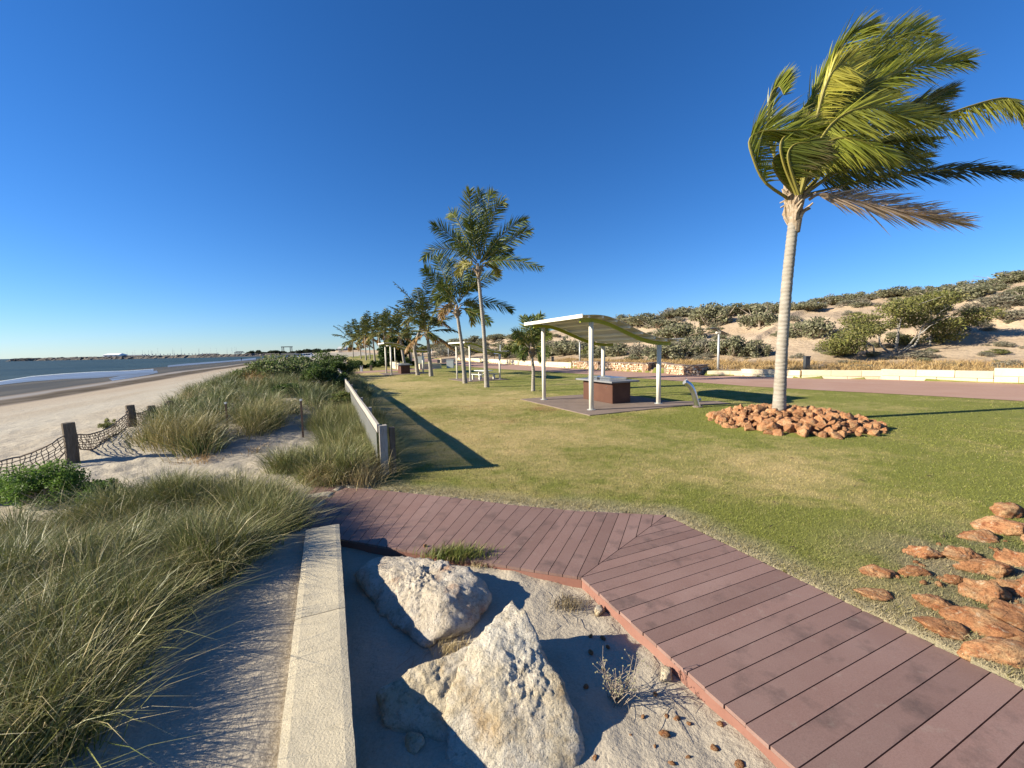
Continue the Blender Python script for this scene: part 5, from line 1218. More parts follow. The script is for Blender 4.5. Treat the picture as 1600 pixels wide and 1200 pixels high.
cab(703.5, 575.2, 562.5, .85, 'pale grey utility cabinet on the lawn edge left of the middle shelter')
cab(657.5, 568, 557, 1.1, 'grey utility cabinet behind the crooked palm trunk')
P_ = hit(776, 561.5); h_ = aty(776, 547.5, P_[1])[2] - P_[2]
sg = thing('notice_board', 'small white notice board on the dune behind the middle shelter', 'sign', (P_[0], P_[1], P_[2]))
MB().box((P_[0], P_[1], P_[2] + h_ * .8), (.9, .06, h_ * .38)).build('panel', MT['white'], sg)
for s_ in (-.35, .35): MB().tube([(P_[0] + s_, P_[1] + .06, P_[2] - .2), (P_[0] + s_, P_[1] + .06, P_[2] + h_ * .9)], .05, 6).build('leg', MT['dark_metal'], sg)

# ------------------------------------------------------------------ shrubs and trees
def leaf_cloud(lumps, n, size, cols, R, squash=1.0, hollow=.35, twigs=0, thin=.55, flat=.3):
    """many leaf faces through the volume of a few lumps"""
    wts = np.array([l[3] * l[4] * l[5] for l in lumps]) ** .8; wts /= wts.sum(); idx = R.choice(len(lumps), n, p=wts)
    Lp = np.array(lumps)[idx]; d = R.normal(size=(n, 3)); d /= np.linalg.norm(d, axis=1)[:, None]
    r_ = (hollow + (1 - hollow) * R.random(n) ** .5) * (.82 + .3 * R.random(n))
    C = Lp[:, :3] + d * r_[:, None] * Lp[:, 3:6]
    C[:, 2] = np.maximum(C[:, 2], .02)
    a = R.normal(size=(n, 3)); a /= np.linalg.norm(a, axis=1)[:, None]; a = a + d * .6; a /= np.linalg.norm(a, axis=1)[:, None]
    b_ = np.cross(a, R.normal(size=(n, 3))); b_ /= np.linalg.norm(b_, axis=1)[:, None]
    s = size * (.6 + .8 * R.random(n))
    A = a * (s * .5)[:, None]; B = b_ * (s * thin * .5)[:, None]
    Vv = np.stack([C - A, C + B, C + A, C - B], 1).reshape(-1, 3)
    cc = np.array(cols)[R.integers(0, len(cols), n)] * (.7 + .6 * R.random((n, 1)))
    return Vv, np.arange(4 * n).reshape(-1, 4), np.repeat(cc, 4, 0)
def lumps_for(R, w, d, h, n):
    out_ = []
    for k in range(n):
        a = R.uniform(0, 6.283); q = R.random() ** .6; x = .40 * w * q * math.cos(a); y = .40 * d * q * math.sin(a)
        s = R.uniform(.10, .24) * (1.15 - .4 * q); e = 1 - .55 * q * q
        out_.append((x, y, h * e * R.uniform(.25, .78), w * s, d * s, h * R.uniform(.14, .28)))
    return out_
GG = [(.215, .215, .125), (.25, .24, .145), (.18, .185, .10), (.29, .27, .175)]
OL = [(.17, .18, .06), (.20, .21, .065), (.14, .16, .05), (.24, .225, .09)]
GR = [(.085, .13, .03), (.11, .155, .04), (.065, .105, .025), (.13, .17, .055)]
DKG = [(.03, .055, .014), (.04, .07, .016), (.05, .08, .02)]
GB = [(.25, .23, .17), (.29, .26, .185), (.21, .205, .145)]
def shrub_mesh(seed, cols, n=900, size=.075, nl=20, w=1.0, d=1.0, h=.62, twig=True):
    R = np.random.default_rng(seed); lp = lumps_for(R, w, d, h, nl)
    v, t, c = leaf_cloud(lp, n, size, cols, R, hollow=.15)
    return np_mesh('shrub', v, t, MT['leaf'], c)
SHR = [shrub_mesh(500 + k, GG if k < 4 else (OL if k < 6 else GB), 2600 if k < 6 else 1300, .058) for k in range(8)]
def twig_mesh(seed, n=22, h=.5, w=.5):
    R = random.Random(seed); mb = MB()
    for k in range(n):
        a = R.uniform(0, 6.28); r_ = R.uniform(.2, 1) * w; p = Vector((R.uniform(-.06, .06), R.uniform(-.06, .06), -.05)); q = Vector((math.cos(a) * r_, math.sin(a) * r_, h * R.uniform(.4, 1)))
        m_ = p.lerp(q, .5) + Vector((R.uniform(-.1, .1), R.uniform(-.1, .1), R.uniform(0, .1)))
        mb.tube([p, m_, q], [.018, .012, .004], 4, False)
    return mb.mesh('stems', MT['twig'])
TWG = [twig_mesh(520 + k) for k in range(3)]
def crest(px):
    d = ray(px, 500); r_ = np.geomspace(15, 260, 500); h_ = math.hypot(d[0], d[1]); x = r_ * d[0] / h_; y = r_ * d[1] / h_
    z = ground_z(x, y); sd = polydist(WALLP, x, y)[1]; k = int(np.argmax(np.where(sd < 0, (z - H) / r_, -9))); k = max(0, k - 3)
    return np.array([x[k], y[k], z[k]])
def put_shrub(px, py, wpx, hpx, label, k, group='shrubs on the dune hill', parts=True, name='shrub'):
    P_ = hit(px, py)
    if P_ is None or P_[1] > 260: P_ = crest(px)
    s = P_[1] / F; w = wpx * s * 1.18; h = hpx * s / .62 * 1.08
    r_ = thing(name, label, 'shrub', (P_[0], P_[1], P_[2] - .08 * h * .6), group, random.uniform(0, 6.28))
    r_.scale = (w, w * .9, h)
    if parts: link('foliage', SHR[k % 8], r_); link('stems', TWG[k % 3], r_)
    else: link('foliage', SHR[k % 8], r_)
LIST = [(1575, 441, 78, 24, 'grey green shrub crowning the highest ridge at the right edge'), (1490, 470, 80, 26, 'wide shrub on the ridge behind the acacia tree'), (1440, 476, 60, 20, 'low shrub on the ridge just above the acacia crown'), (1393, 454, 62, 17, 'rounded shrub alone on the skyline left of the acacia top'), (1330, 466, 50, 12, 'low skyline shrub right of the palm trunk'), (1298, 470, 55, 12, 'low skyline shrub beside the palm trunk'), (1258, 476, 44, 14, 'skyline shrub touching the right side of the palm trunk'),
        (1268, 526, 66, 38, 'dense grey green shrub between palm trunk and acacia'), (1190, 510, 62, 40, 'grey green shrub just left of the palm trunk on the slope'), (1112, 508, 66, 40, 'large shrub on the upper slope with shade on its right'), (1075, 492, 50, 20, 'shrub on the ridge above the shelter roof end'), (1150, 488, 66, 20, 'row shrub on the ridge left of the palm trunk'), (1215, 490, 30, 18, 'ridge shrub hidden partly by the palm trunk'),
        (1065, 533, 78, 34, 'shrub on mid slope above the right shelter post'), (1055, 560, 84, 40, 'big shrub right beside the shelter roof end'), (1085, 552, 60, 34, 'shrub left of the solar lamp post'), (1102, 555, 44, 32, 'greyish shrub touching the solar lamp post'), (1145, 555, 62, 36, 'shrub just right of the solar lamp post'), (1178, 556, 46, 30, 'pale green shrub at the foot of the slope left of the palm'),
        (1002, 508, 74, 22, 'shrub on the skyline above the shelter roof'), (970, 506, 44, 16, 'skyline shrub left of the one above the shelter roof'), (1030, 512, 50, 16, 'shrub on the upper slope over the roof curve'), (890, 553, 70, 34, 'shrub between the left shelter posts'), (960, 556, 62, 26, 'shrub under the shelter roof, between the back posts'), (925, 556, 40, 20, 'dark shrub behind the front shelter post'), (1000, 556, 46, 22, 'grey shrub under the right part of the shelter roof'),
        (850, 557, 46, 30, 'shrub behind the young palm'), (810, 557, 60, 30, 'broad green shrub between the young palm and middle shelter'), (786, 556, 40, 24, 'green shrub beside the notice board'), (775, 532, 40, 12, 'shrub on the slope over the middle shelter'), (806, 530, 34, 13, 'shrub on the sandy slope left of the near roof'), (842, 522, 40, 12, 'skyline shrub above the young palm'), (744, 535, 40, 12, 'skyline shrub behind the tallest palm trunk'), (716, 539, 40, 12, 'skyline shrub left of the tallest palm trunk'), (690, 543, 44, 10, 'skyline shrub far left of the hill'), (700, 556, 56, 14, 'dark shrub belt above the grey cabinet'), (735, 553, 40, 14, 'shrub left of the middle shelter roof'), (664, 551, 40, 12, 'dark shrub behind the leaning palm'),
        (1575, 500, 60, 20, 'twiggy grey shrub on the slope at the right edge'), (1530, 488, 60, 18, 'thin dry shrub right of the acacia crown'), (1558, 478, 70, 20, 'sparse shrub under the ridge at the right edge'), (1560, 553, 34, 9, 'low dark green shrub above the highest wall step'), (1540, 556, 26, 8, 'small grey shrub above the wall at the right'), (1432, 560, 60, 14, 'dry grey bush at the foot of the acacia'), (1348, 575, 40, 7, 'low silvery plant behind the wall right of the bollard'), (1480, 572, 40, 7, 'low silvery plant behind the second wall step'), (1320, 568, 30, 7, 'small dry bush between the bollard and the acacia'), (1310, 556, 44, 12, 'dark low shrub left of the acacia foot'), (1610, 470, 60, 22, 'shrub cut by the right edge of the photo'),
        (1540, 446, 40, 12, 'low shrub on the crest left of the highest one'), (1520, 458, 50, 16, 'crest shrub joining the acacia top on its right'), (1600, 434, 60, 22, 'tall crest shrub at the very right edge of the skyline'), (1460, 462, 50, 14, 'crest shrub right above the acacia'), (1360, 458, 44, 10, 'thin crest shrub left of the rounded one'), (1225, 482, 40, 12, 'crest shrub behind the palm trunk'), (1130, 484, 60, 16, 'crest shrub above the upper slope hollow'), (1050, 490, 40, 12, 'crest shrub at the left end of the high ridge'), (1180, 486, 44, 16, 'tufted crest shrub left of the palm trunk')]
for k, (px, py, w, h, lab) in enumerate(LIST):
    kind = 6 + k % 2 if ('grey' in lab and 'green' not in lab) or 'dry' in lab or 'silvery' in lab or 'sparse' in lab or 'thin' in lab else (4 + k % 2 if 'dark' in lab or 'broad green' in lab else k % 4)
    put_shrub(px, py, w, h, lab, kind)
RS = random.Random(77); cnt = 0
while cnt < 165:
    px = RS.uniform(640, 1620); top_ = np.interp(px, [640, 800, 1000, 1250, 1400, 1620], [545, 522, 496, 474, 456, 440]); bot_ = np.interp(px, [640, 900, 1600], [560, 566, 580])
    py = RS.uniform(top_ + 3, bot_ - 4)
    P_ = hit(px, py)
    if P_ is None or polydist(WALLP, P_[0], P_[1])[1] > 0: continue
    sz = RS.uniform(9, 30) * (1 if RS.random() > .25 else 1.35); put_shrub(px, py, sz, sz * .38, 'small scattered saltbush tuft on the sandy dune slope', RS.choice([0, 1, 2, 3, 6, 6, 7, 7]), 'small saltbush tufts on the dune', False, 'saltbush'); cnt += 1
for k in range(26):
    px = 960 + k * 25.5 + RS.uniform(-9, 9); put_shrub(px, 300, RS.uniform(26, 50), RS.uniform(9, 19), 'low shrub among those lining the dune crest', RS.choice([0, 1, 2, 3, 6, 7]), 'low shrubs lining the dune crest')
# dry grass fringe at the foot of the hill
fr = []
for (a0, a1, n) in ((0, 1, 0),):
    pass
pw = resample(WALLP[1:11], 200); nrm_ = np.array([.62, .78])
dg_poly = [tuple(q + nrm_ * .7) for q in pw] + [tuple(q + nrm_ * 5.5) for q in pw[::-1]]
v_, t_, c_ = tussocks(dg_poly, 1500, 26, .4, .15, .5, .028, (.26, .17, .07), (.40, .28, .12), .6, wind=(.4, .1))
tag(link('dry_grass', np_mesh('dry_grass', v_, t_, MT['blade'], c_)), 'dry tan grass along the foot of the dune hill behind the walls', 'grass', kind='stuff')
# acacia tree with a spreading crown and several grey stems
Pa = hit(1398, 551); sA = Pa[1] / F; ac = thing('acacia_tree', 'wide spreading acacia with grey twisted stems on the dune slope', 'tree', (Pa[0], Pa[1], Pa[2]))
Ra = np.random.default_rng(91); stems = [(-46, 14, 0), (-26, 40, .3), (-8, 60, -.4), (18, 66, .4), (40, 48, -.3), (62, 30, .5), (-70, 30, -.2), (84, 44, .2), (8, 30, -.8)]
mb = MB()
for (dx, dz, dy) in stems:
    p = Vector(Pa) - UP * .2; q = Vector((Pa[0] + dx * sA, Pa[1] + dy * 2, Pa[2] + dz * sA)); m_ = p.lerp(q, .45) + Vector((dx * sA * .18, 0, -abs(dx) * sA * .18))
    m2 = p.lerp(q, .75) + Vector((0, 0, .1)); mb.tube(catmull([p, m_, m2, q], 10), list(np.linspace(.085, .025, 10)), 6)
    for j in range(4):
        e_ = q + Vector((Ra.normal() * 1.0, Ra.normal() * .8, abs(Ra.normal()) * .6)); mb.tube([m2.lerp(q, Ra.random()), q.lerp(e_, .5) + Vector((0, 0, .12)), e_], [.035, .02, .008], 4)
mb.build('trunk', MT['acacia_bark'], ac)
cl = [(-92, 22, 34, 20), (-70, 34, 40, 22), (-44, 52, 40, 20), (-20, 66, 40, 22), (10, 72, 44, 24), (42, 80, 44, 20), (70, 70, 40, 22), (96, 56, 36, 18), (112, 46, 26, 14), (-104, 14, 24, 14), (-60, 14, 34, 16), (54, 42, 40, 24), (20, 50, 40, 20), (-30, 40, 36, 16), (-84, 6, 30, 10), (72, 24, 30, 18), (34, 20, 26, 14)]
lp = [(dx * sA * 1.05, Ra.uniform(-1.2, 1.2), dz * sA, w * sA * .62, 1.5, h * sA * .62) for dx, dz, w, h in cl]
v, t, c = leaf_cloud(lp, 20000, .17, [(.18, .19, .05), (.22, .215, .06), (.145, .16, .05), (.25, .225, .085), (.19, .18, .085)], Ra, hollow=.1, thin=.45)
link('crown', np_mesh('crown', v, t, MT['leaf'], c), ac)
# dark round tree among the distant palms
Pd = g(616, 571); sd_ = Pd[1] / F; dt = thing('round_tree', 'dark dense round tree among the distant palms', 'tree', (Pd[0], Pd[1], 0)); Rd = np.random.default_rng(95)
v, t, c = leaf_cloud([(x * sd_, Rd.uniform(-1, 1), z * sd_, 11 * sd_, 2.5, 11 * sd_) for x, z in [(-12, 22), (-4, 30), (5, 36), (12, 26), (0, 20), (8, 16), (-8, 14)]], 6000, .42, DKG, Rd, hollow=.3)
link('crown', np_mesh('crown', v, t, MT['leaf'], c), dt); MB().tube([(Pd[0], Pd[1], -.2), (Pd[0], Pd[1], 12 * sd_)], [.35, .22], 8).build('trunk', MT['twig'], dt)
# low dark trees beside it
for (px, py, w, h, lab) in ((600, 573, 26, 12, 'low green tree mass left of the far shelter'), (585, 575, 34, 13, 'rounded green bush by the cross path'), (560, 576, 30, 12, 'green bush at the end of the fence, by the path'), (640, 572, 24, 12, 'dark bush behind the far barbecue')):
    P_ = g(px, py); R = np.random.default_rng(int(px)); s = P_[1] / F; lp = lumps_for(R, w * s, w * s * .8, h * s * 1.25, 9)
    v, t, c = leaf_cloud(lp, 3500, .22, GR[:3] + DKG, R); r_ = tag(link('bush', np_mesh('bush', v, t, MT['leaf'], c), None, (P_[0], P_[1], 0)), lab, 'bush', 'bushes at the lawn end')
# shrubs on the near dune
def dune_bush(px, py, wpx, hpx, Y, label, cols, n, size, nl=10, thin=.5, hollow=.2, dd=.9, seed=1, stems=True):
    b_ = aty(px, py, Y); z0 = gz1(b_[0], b_[1]); s = Y / F; R = np.random.default_rng(seed); top_ = aty(px, py - hpx, Y)[2]; h = max(.3, top_ - z0) * 1.08; nl = int(nl * 1.8)
    r_ = thing('dune_shrub', label, 'shrub', (b_[0], b_[1], z0), 'leafy shrubs on the near dune')
    lp = lumps_for(R, wpx * s, wpx * s * dd, h * 1.12, nl); v, t, c = leaf_cloud(lp, n, size, cols, R, hollow=hollow, thin=thin)
    link('foliage', np_mesh('foliage', v, t, MT['leaf'], c), r_)
    if stems:
        o = link('stems', TWG[seed % 3], r_); o.scale = (wpx * s * .8, wpx * s * .7, h * 1.3)
dune_bush(440, 598, 130, 42, 22, 'pale leafy sprawling shrub on top of the dune facing the beach', [(.12, .16, .05), (.16, .19, .07), (.09, .13, .04), (.26, .26, .14)], 7500, .13, 14, seed=3)
dune_bush(394, 600, 66, 26, 21.5, 'straggly shrub reaching out over the beach at the dune rim', [(.12, .16, .05), (.18, .2, .08), (.25, .24, .13)], 1300, .12, 8, seed=4)
dune_bush(520, 582, 95, 30, 36, 'large rounded green shrub at the far end of the dune', GR, 9000, .15, 12, seed=5)
dune_bush(478, 585, 80, 26, 31, 'rounded green shrub left of the largest one', GR, 6500, .14, 10, seed=6)
dune_bush(528, 587, 50, 22, 33, 'dark green shrub close to the far fence end', GR[:3] + DKG, 5500, .14, 9, seed=7)
dune_bush(505, 612, 84, 46, 20, 'shadowy green shrub in the middle of the dune', GR + DKG, 6500, .11, 10, seed=8)
dune_bush(421, 628, 48, 24, 19.5, 'small dark glossy leaved bush amid the yellow grass', DKG + [(.06, .09, .02)], 1900, .11, 6, .6, seed=9)
dune_bush(528, 612, 50, 30, 21, 'dark green bush leaning on the fence in mid dune', GR[:3] + DKG, 4500, .10, 9, seed=21)
dune_bush(455, 640, 70, 40, 16.5, 'dark green bush behind the steel picket', GR[:3] + DKG, 5500, .085, 10, seed=22)
dune_bush(330, 655, 90, 34, 14.5, 'olive green bush in the left dune grass by the net posts', GR + OL, 4500, .075, 10, seed=23)
dune_bush(530, 650, 70, 36, 15, 'mid green bush between the tall picket and the fence', GR + OL, 4500, .08, 10, seed=24)
dune_bush(380, 640, 60, 24, 18, 'low pale green shrub amid the left dune grass', GR + OL, 2500, .09, 7, seed=10)
dune_bush(352, 612, 26, 6, 24, 'small brown green tuft on the beach at the dune rim', OL, 700, .09, 5, seed=11)
dune_bush(170, 664, 26, 11, 12.5, 'small lone plant on the bare sand beyond the net', OL, 700, .06, 5, seed=12, dd=1.0)
dune_bush(75, 812, 165, 86, 5.95, 'bright green leafy bush in front of the rope net', [(.10, .18, .03), (.13, .21, .04), (.08, .145, .025), (.16, .23, .06)], 13000, .038, 18, seed=13, thin=.45, dd=.6, hollow=.1)
dune_bush(165, 800, 95, 50, 5.9, 'smaller dark green bush right of the bright leafy one', [(.08, .14, .025), (.10, .165, .035), (.065, .11, .025)], 5500, .036, 10, seed=14, thin=.45, dd=.7, hollow=.1)
dune_bush(5, 800, 100, 60, 6.2, 'green bush at the left edge under the rope net', [(.07, .14, .025), (.09, .16, .03), (.055, .11, .02)], 5500, .04, 10, seed=15, thin=.45, dd=.6, hollow=.1)
# small plants round the boulders
def tuft(px, py, z, n, h0, h1, w, col, straw, ps, spread, label, name='weed', wind=(.2, .05), cat='plant', twiggy=0):
    q = g(px, py, z); xy = q[None, :2] + rng.normal(size=(n, 2)) * spread; B = np.c_[xy, np.full(n, z - .01)]
    L_ = rng.uniform(h0, h1, n); lean = np.array(wind)[None] + rng.normal(size=(n, 2)) * .35
    C = mix3(col, straw, (rng.random(n) < ps) * rng.random(n)) * (.7 + .6 * rng.random((n, 1)))
    v, t, c = blades(B, L_, lean, np.full(n, w), C); return tag(link(name, np_mesh(name, v, t, MT['blade'], c)), label, cat)
tuft(712, 868, 0, 900, .05, .16, .006, (.13, .16, .03), (.30, .24, .08), .4, np.array([.16, .06]), 'low light green weed growing at the boardwalk edge behind a boulder')
tuft(752, 880, -.03, 250, .03, .08, .005, (.3, .24, .12), (.4, .33, .18), .8, np.array([.07, .05]), 'dry straw tuft right of the light green weed')
tuft(890, 945, -.09, 320, .03, .09, .004, (.22, .17, .09), (.12, .09, .05), .6, np.array([.08, .06]), 'dried brown weed in the sand by the boardwalk corner')
tuft(705, 1015, -.08, 260, .03, .10, .004, (.36, .28, .14), (.45, .36, .2), .8, np.array([.07, .05]), 'dry straw tuft between the two boulders')
q = g(962, 1095, -.10); R = random.Random(4); mb = MB()
for k in range(34):
    a = R.uniform(0, 6.28); tip = Vector((q[0] + R.gauss(.02, .09), q[1] + R.gauss(.02, .07), -.1 + R.uniform(.08, .27))); b_ = Vector((q[0] + R.gauss(0, .02), q[1] + R.gauss(0, .02), -.11))
    m_ = b_.lerp(tip, .55) + Vector((R.gauss(0, .02), R.gauss(0, .02), .02)); mb.tube([b_, m_, tip], [.0028, .002, .0012], 4, False, 0)
    for j in range(3):
        s_ = m_.lerp(tip, R.random()); e_ = s_ + Vector((R.gauss(0, .03), R.gauss(0, .03), R.uniform(.0, .05))); mb.tube([s_, e_], [.0015, .001], 3, False, 0); mb.box(e_, (.006, .006, .006), None, 1)
dw = thing('dry_weed', 'spindly dry weed with seed heads beside the big boulder', 'plant', (q[0], q[1], -.1)); mb.build('stems', [MT['twig'], make_mat('seed_head', (.40, .36, .20))], dw)
mb = MB()
for k in range(60):
    px = R.choice([R.uniform(960, 1120), R.uniform(850, 960), R.uniform(640, 720)]); py = {True: R.uniform(1000, 1140)}.get(px > 960, R.uniform(905, 985) if px > 840 else R.uniform(1000, 1060))
    if px > 1000 and py < 905 + (px - 910) * .909 + 12: continue
    q = g(px, py, -.08); a = R.uniform(-.9, .3); L_ = R.uniform(.06, .3); e_ = Vector((q[0] + math.sin(a) * L_, q[1] - math.cos(a) * L_ * .8, 0)); z0 = gz1(q[0], q[1]) + .006; z1 = gz1(e_.x, e_.y) + .006
    m_ = Vector(((q[0] + e_.x) / 2 + R.gauss(0, .02), (q[1] + e_.y) / 2 + R.gauss(0, .02), max(z0, z1) + .008)); mb.tube([(q[0], q[1], z0), m_, (e_.x, e_.y, z1)], [.0022, .0018, .001], 4, False)
tag(mb.build('fallen_twigs', MT['twig']), 'thin dry twigs littering the sand of the boulder pit', 'twigs', kind='stuff')

# ------------------------------------------------------------------ far shore
def far_pt(px, py, Y): return Vector(aty(px, py, Y))
# breakwater
BWP = [(6, 640), (60, 640), (130, 636), (200, 632), (280, 628), (360, 624), (430, 618)]
n = 160; xs = np.interp(np.linspace(0, 1, n), np.linspace(0, 1, 7), [b_[0] for b_ in BWP]); Ys = np.interp(np.linspace(0, 1, n), np.linspace(0, 1, 7), [b_[1] for b_ in BWP])
vs = []; Rw = np.random.default_rng(3)
for k in range(n):
    c = aty(xs[k] + 8, 558, Ys[k]); fade = min(1, k / 6 + .15)
    for (dy, z) in ((-11, -2.6), (-7, .1), (-4, 2.0), (-1.5, 2.6), (2, 2.7), (9, -2)):
        vs.append((c[0] + Rw.normal() * .8, c[1] + dy + Rw.normal() * 1.0, -2.6 + (z + 2.6) * fade + Rw.normal() * .45 * (z > -2)))
tag(MB().add(vs, [(i * 6 + j, (i + 1) * 6 + j, (i + 1) * 6 + j + 1, i * 6 + j + 1) for i in range(n - 1) for j in range(5)]).build('breakwater', MT['breakwater']), 'long low rock breakwater across the bay', 'breakwater', kind='structure')
def far_building(px0, px1, pyb, pyt, Y, label, roof, wall, name='shed', open_=False):
    a = far_pt(px0, pyb, Y); b_ = far_pt(px1, pyb, Y); t = far_pt((px0 + px1) / 2, pyt, Y); w = b_.x - a.x; h = t.z - a.z; cx = (a.x + b_.x) / 2; d = min(14, w * .6)
    r_ = thing(name, label, 'building', (cx, Y, a.z), 'buildings across the bay')
    if open_:
        for s_ in (-.45, -.15, .15, .45): MB().box((cx + s_ * w, Y, a.z + h * .3), (.5, .5, h * .62)).build('post', MT[wall], r_)
    else: MB().box((cx, Y + d / 2, a.z + h * .3 - .8), (w * .94, d, h * .6 + 1.6)).build('wall', MT[wall], r_)
    mb = MB(); z0 = a.z + h * .55; z1 = a.z + h
    mb.add([(cx - w / 2, Y - 1, z0), (cx + w / 2, Y - 1, z0), (cx + w / 2, Y + d + 1, z0), (cx - w / 2, Y + d + 1, z0), (cx - w * .42, Y + d / 2, z1), (cx + w * .42, Y + d / 2, z1)], [(0, 1, 5, 4), (2, 3, 4, 5), (1, 2, 5), (3, 0, 4), (3, 2, 1, 0)]).build('roof', MT[roof], r_)
    for s_ in (-.3, 0, .3): MB().box((cx + s_ * w, Y - .06, a.z + h * .25), (w * .14, .1, h * .28)).build('door', MT['far_grey'], r_)
far_building(160, 187, 558.2, 552.2, 650, 'big white roofed shed on the breakwater', 'white', 'white')
far_building(188, 224, 557.3, 554.6, 655, 'long low grey building right of the white shed', 'far_grey', 'far_grey')
far_building(366, 378, 553.5, 549.0, 640, 'dark roofed open shelter on the far beach', 'dark_metal', 'far_grey', 'beach_shelter', True)
far_building(310, 335, 556, 552.6, 660, 'low brown roofed harbour building among the masts', 'rust_metal', 'white')
far_building(527, 541, 549, 541.5, 420, 'distant pale roofed house behind the leftmost palm', 'cabinet', 'far_grey', 'house')
# boat lift frame
a = far_pt(441, 551, 800); gl = thing('boat_lift', 'dark gantry boat lift rising above the far trees', 'gantry', a); w = 16; h = 10.5
for sx in (0, 1):
    for sy in (0, 1): MB().box((a.x + sx * w, a.y + sy * 6, a.z + h / 2 - 1), (1.0, 1.0, h + 2)).build('leg', MT['dark_metal'], gl)
MB().box((a.x + w / 2, a.y, a.z + h + .6), (w + 3, 1.4, 1.5)).build('beam', MT['dark_metal'], gl); MB().box((a.x + w / 2, a.y + 6, a.z + h + .6), (w + 3, 1.4, 1.5)).build('beam', MT['dark_metal'], gl)
# masts of the yachts behind the breakwater
def yacht():
    r_ = thing('yacht', 'moored yacht with a bare mast behind the breakwater', 'yacht', (0, 0, 0), 'yachts moored behind the breakwater')
    mb = MB(); vs = []
    for (x, w, z0, z1) in ((-5, 1.0, .2, 1.3), (-2, 1.7, -.3, 1.2), (2, 1.6, -.3, 1.3), (5, .1, .3, 1.7)): vs += [(x, -w, z1), (x, w, z1), (x, 0, z0)]
    mb.add(vs, [(0, 3, 4, 1), (3, 6, 7, 4), (6, 9, 10, 7), (0, 2, 5, 3), (3, 5, 8, 6), (6, 8, 11, 9), (1, 4, 5, 2), (4, 7, 8, 5), (7, 10, 11, 8), (0, 1, 2)]).build('hull', MT['white'], r_)
    MB().prism([(-2.5, -1), (2, -.8), (2.6, 0), (2, .8), (-2.5, 1)], 1.3, 2.1).build('cabin', MT['white'], r_)
    MB().tube([(.6, 0, 1.5), (.6, 0, 14)], [.14, .09], 6).build('mast', MT['galv'], r_); MB().tube([(.6, 0, 2.8), (-4, 0, 2.9)], .08, 5).build('boom', MT['galv'], r_)
    return r_
y0 = yacht(); ry = random.Random(8)
for k in range(26):
    px = ry.uniform(196, 372); q = far_pt(px, 556, 655 + ry.uniform(0, 40)); sc_ = ry.uniform(.7, 1.25)
    if k == 0: y0.location = (q.x, q.y, -1.4)
    else: dup(y0, (q.x, q.y, -1.4), ry.uniform(0, 6), (sc_,) * 3)
# pale beacon posts along the breakwater top
bp0 = None
for k in range(22):
    px = 222 + k * 5.6 + ry.uniform(-1, 1); q = far_pt(px, 555, 626); h = ry.uniform(1.3, 2.4)
    mb = MB().box((0, 0, h / 2), (.9, .9, h)).box((0, 0, h + .1), (1.2, 1.2, .2)); o = tag(mb.build('marker_post', MT['cabinet']), 'pale marker post on the crest of the breakwater', 'post', 'marker posts on the breakwater'); o.location = (q.x, q.y, 3.1)
# far tree belt
Rt = np.random.default_rng(12); lps = []
for px in np.linspace(384, 552, 60):
    Y = 780 if px < 460 else 560; hgt = np.interp(px, [384, 395, 405, 420, 437, 440, 455, 462, 475, 505, 520, 535, 552], [4, 6.5, 3.2, 6.0, 5, 1, 3.5, 4, 7, 6.5, 7.5, 9, 8]); s = Y / F
    hgt *= Rt.uniform(.75, 1.1); c = far_pt(px, 552.5 - .019 * (px - 440), Y); lps.append((c.x, c.y + Rt.uniform(0, 20), c.z + hgt * s * .45, 3.2 * s, 8, hgt * s * .5))
v, t, c = leaf_cloud(lps, 16000, 1.9, [(.035, .045, .022), (.05, .06, .03), (.03, .04, .022)], Rt)
tag(link('far_trees', np_mesh('far_trees', v, t, MT['leaf'], c)), 'dark belt of trees on the far shore', 'trees', kind='stuff')
# white four-wheel drive on the upper beach
def make_car(label):
    r_ = thing('parked_car', label, 'car', (0, 0, 0), 'cars on the far beach')
    MB().prism([(-2.4, -.85), (2.4, -.85), (2.45, 0), (2.4, .85), (-2.4, .85)], .45, 1.05).build('body', MT['white'], r_)
    mb = MB(); z0, z1 = 1.05, 1.85
    mb.add([(-2.3, -.82, z0), (1.1, -.82, z0), (1.1, .82, z0), (-2.3, .82, z0), (-2.2, -.7, z1), (.5, -.7, z1), (.5, .7, z1), (-2.2, .7, z1)], [(0, 1, 5, 4), (1, 2, 6, 5), (2, 3, 7, 6), (3, 0, 4, 7), (4, 5, 6, 7)]).build('cabin', MT['white'], r_)
    for x0, x1 in ((-2.1, -1.2), (-1.1, -.35), (-.25, .65)):
        MB().add([(x0, -.83, 1.15), (x1, -.83, 1.15), (min(x1, .5), -.735, 1.72), (x0, -.735, 1.72)], [(0, 1, 2, 3)]).build('window', MT['glass'], r_)
    MB().add([(1.13, -.74, 1.1), (1.13, .74, 1.1), (.58, .64, 1.8), (.58, -.64, 1.8)], [(0, 1, 2, 3)]).build('windscreen', MT['glass'], r_)
    for x in (-1.5, 1.5):
        for y in (-.8, .8):
            w_ = MB().tube([(x, y - .12, .42), (x, y + .12, .42)], .42, 16).build('wheel', MT['tyre'], r_); MB().tube([(x, y - .14, .42), (x, y + .14, .42)], .22, 10).build('rim', MT['galv'], w_)
    return r_
cr0 = make_car('white four-wheel drive parked on the upper beach beyond the dune shrubs'); q = far_pt(471, 560, 140); cr0.location = (q.x, q.y, gz1(q.x, q.y)); cr0.rotation_euler = (0, 0, .25)
q = far_pt(484, 560, 146); dup(cr0, (q.x, q.y, gz1(q.x, q.y)), .1, (1.0, 1, .95), 'second white vehicle parked just right of the first on the beach')
q = far_pt(450, 556, 380); dup(cr0, (q.x, q.y, gz1(q.x, q.y)), .5, (1, 1, 1), 'tiny far vehicle on the beach left of the white ones')
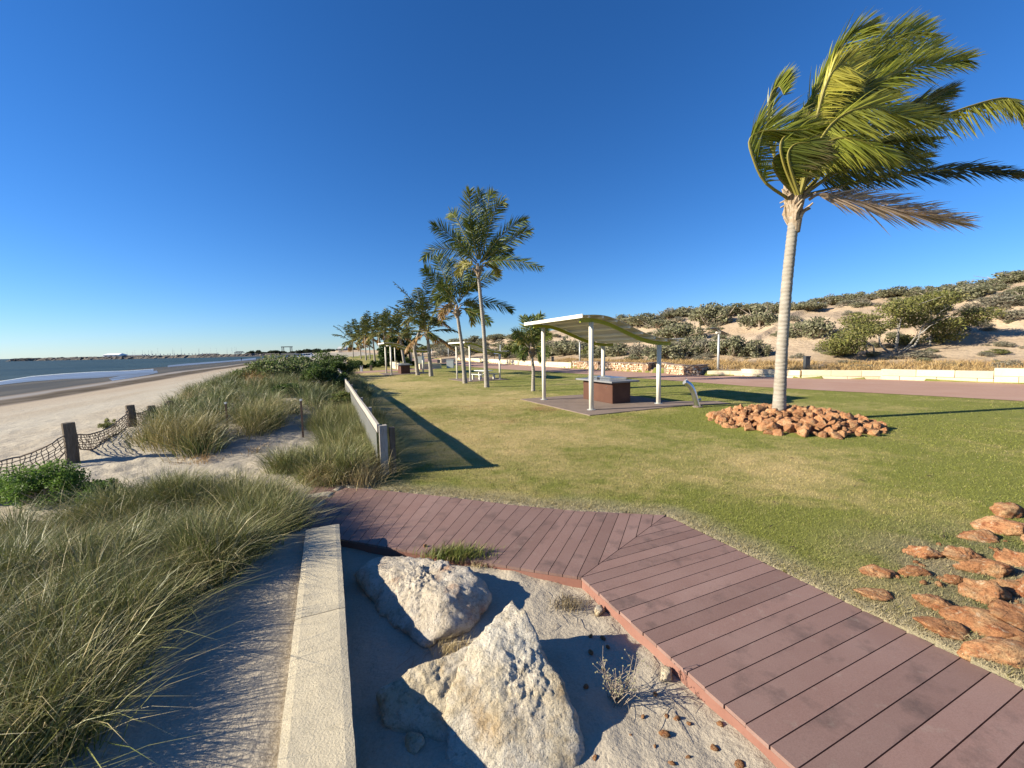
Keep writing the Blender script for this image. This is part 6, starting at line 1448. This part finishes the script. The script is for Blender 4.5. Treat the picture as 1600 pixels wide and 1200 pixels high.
# person walking at the waterline
q = g(377.3, 564.2, -1.3); z0 = gz1(q[0], q[1]); me = bpy.data.meshes.new('person')
jv = [(0, 0, .95), (0, 0, 1.2), (0, 0, 1.45), (0, 0, 1.55), (0, 0, 1.68), (.17, 0, 1.42), (.24, .03, 1.12), (.24, .10, .88), (-.17, 0, 1.42), (-.24, -.03, 1.12), (-.22, -.10, .88), (.09, 0, .9), (.11, .10, .5), (.11, .02, .06), (.11, .16, .02), (-.09, 0, .9), (-.11, -.08, .5), (-.11, -.28, .10), (-.11, -.16, .02)]
je = [(0, 1), (1, 2), (2, 3), (3, 4), (2, 5), (5, 6), (6, 7), (2, 8), (8, 9), (9, 10), (0, 11), (11, 12), (12, 13), (13, 14), (0, 15), (15, 16), (16, 17), (17, 18)]
jr = [.14, .13, .15, .06, .10, .06, .045, .04, .06, .045, .04, .09, .065, .045, .04, .09, .065, .045, .04]
me.from_pydata(jv, je, []); po = link('person', me, None, (q[0], q[1], z0)); po.rotation_euler = (0, 0, .6)
sk = po.modifiers.new('skin', 'SKIN'); ss_ = po.modifiers.new('sub', 'SUBSURF'); ss_.levels = 1; ss_.render_levels = 1
for i, r_ in enumerate(jr): me.skin_vertices[0].data[i].radius = (r_, r_)
me.skin_vertices[0].data[0].use_root = True; me.materials.append(MT['cloth_dark'])
tag(po, 'distant person in dark clothes walking at the waterline', 'person')
# wooden posts by the lawn end path
for k, (px, py, pyt) in enumerate([(565, 580.5, 572), (580, 579, 571)]):
    P_ = g(px, py); h = aty(px, pyt, P_[1])[2]; o = MB().box((0, 0, h / 2), (.22, .22, h)).box((0, 0, h + .02), (.26, .26, .05)).build('path_post', MT['cabinet' if k == 0 else 'net_wood']); o.location = (P_[0], P_[1], 0)
    tag(o, ['short white post beside the cross path at the lawn end', 'short brown post right of the white one at the cross path'][k], 'post')
# a few fallen leaves and scraps on the lawn
for k in range(26):
    px = random.uniform(640, 1500); py = random.uniform(650, 860)
    q = g(px, py)
    if not inpoly(LAWN_POLY, q[0], q[1]) or math.hypot(q[0] - MC[0], q[1] - MC[1]) < MR or q[1] > 13: continue
    L_ = random.uniform(.04, .10); a = random.uniform(0, 3.14)
    o = MB().tube([(-math.cos(a) * L_ / 2, -math.sin(a) * L_ / 2, .012), (0, 0, .028), (math.cos(a) * L_ / 2, math.sin(a) * L_ / 2, .012)], [.002, .006, .002], 4).build('fallen_leaf', MT['rust_metal']); o.location = (q[0], q[1], gz1(q[0], q[1]))
    tag(o, 'small dry fallen leaf lying on the lawn', 'leaf', 'fallen leaves on the lawn')
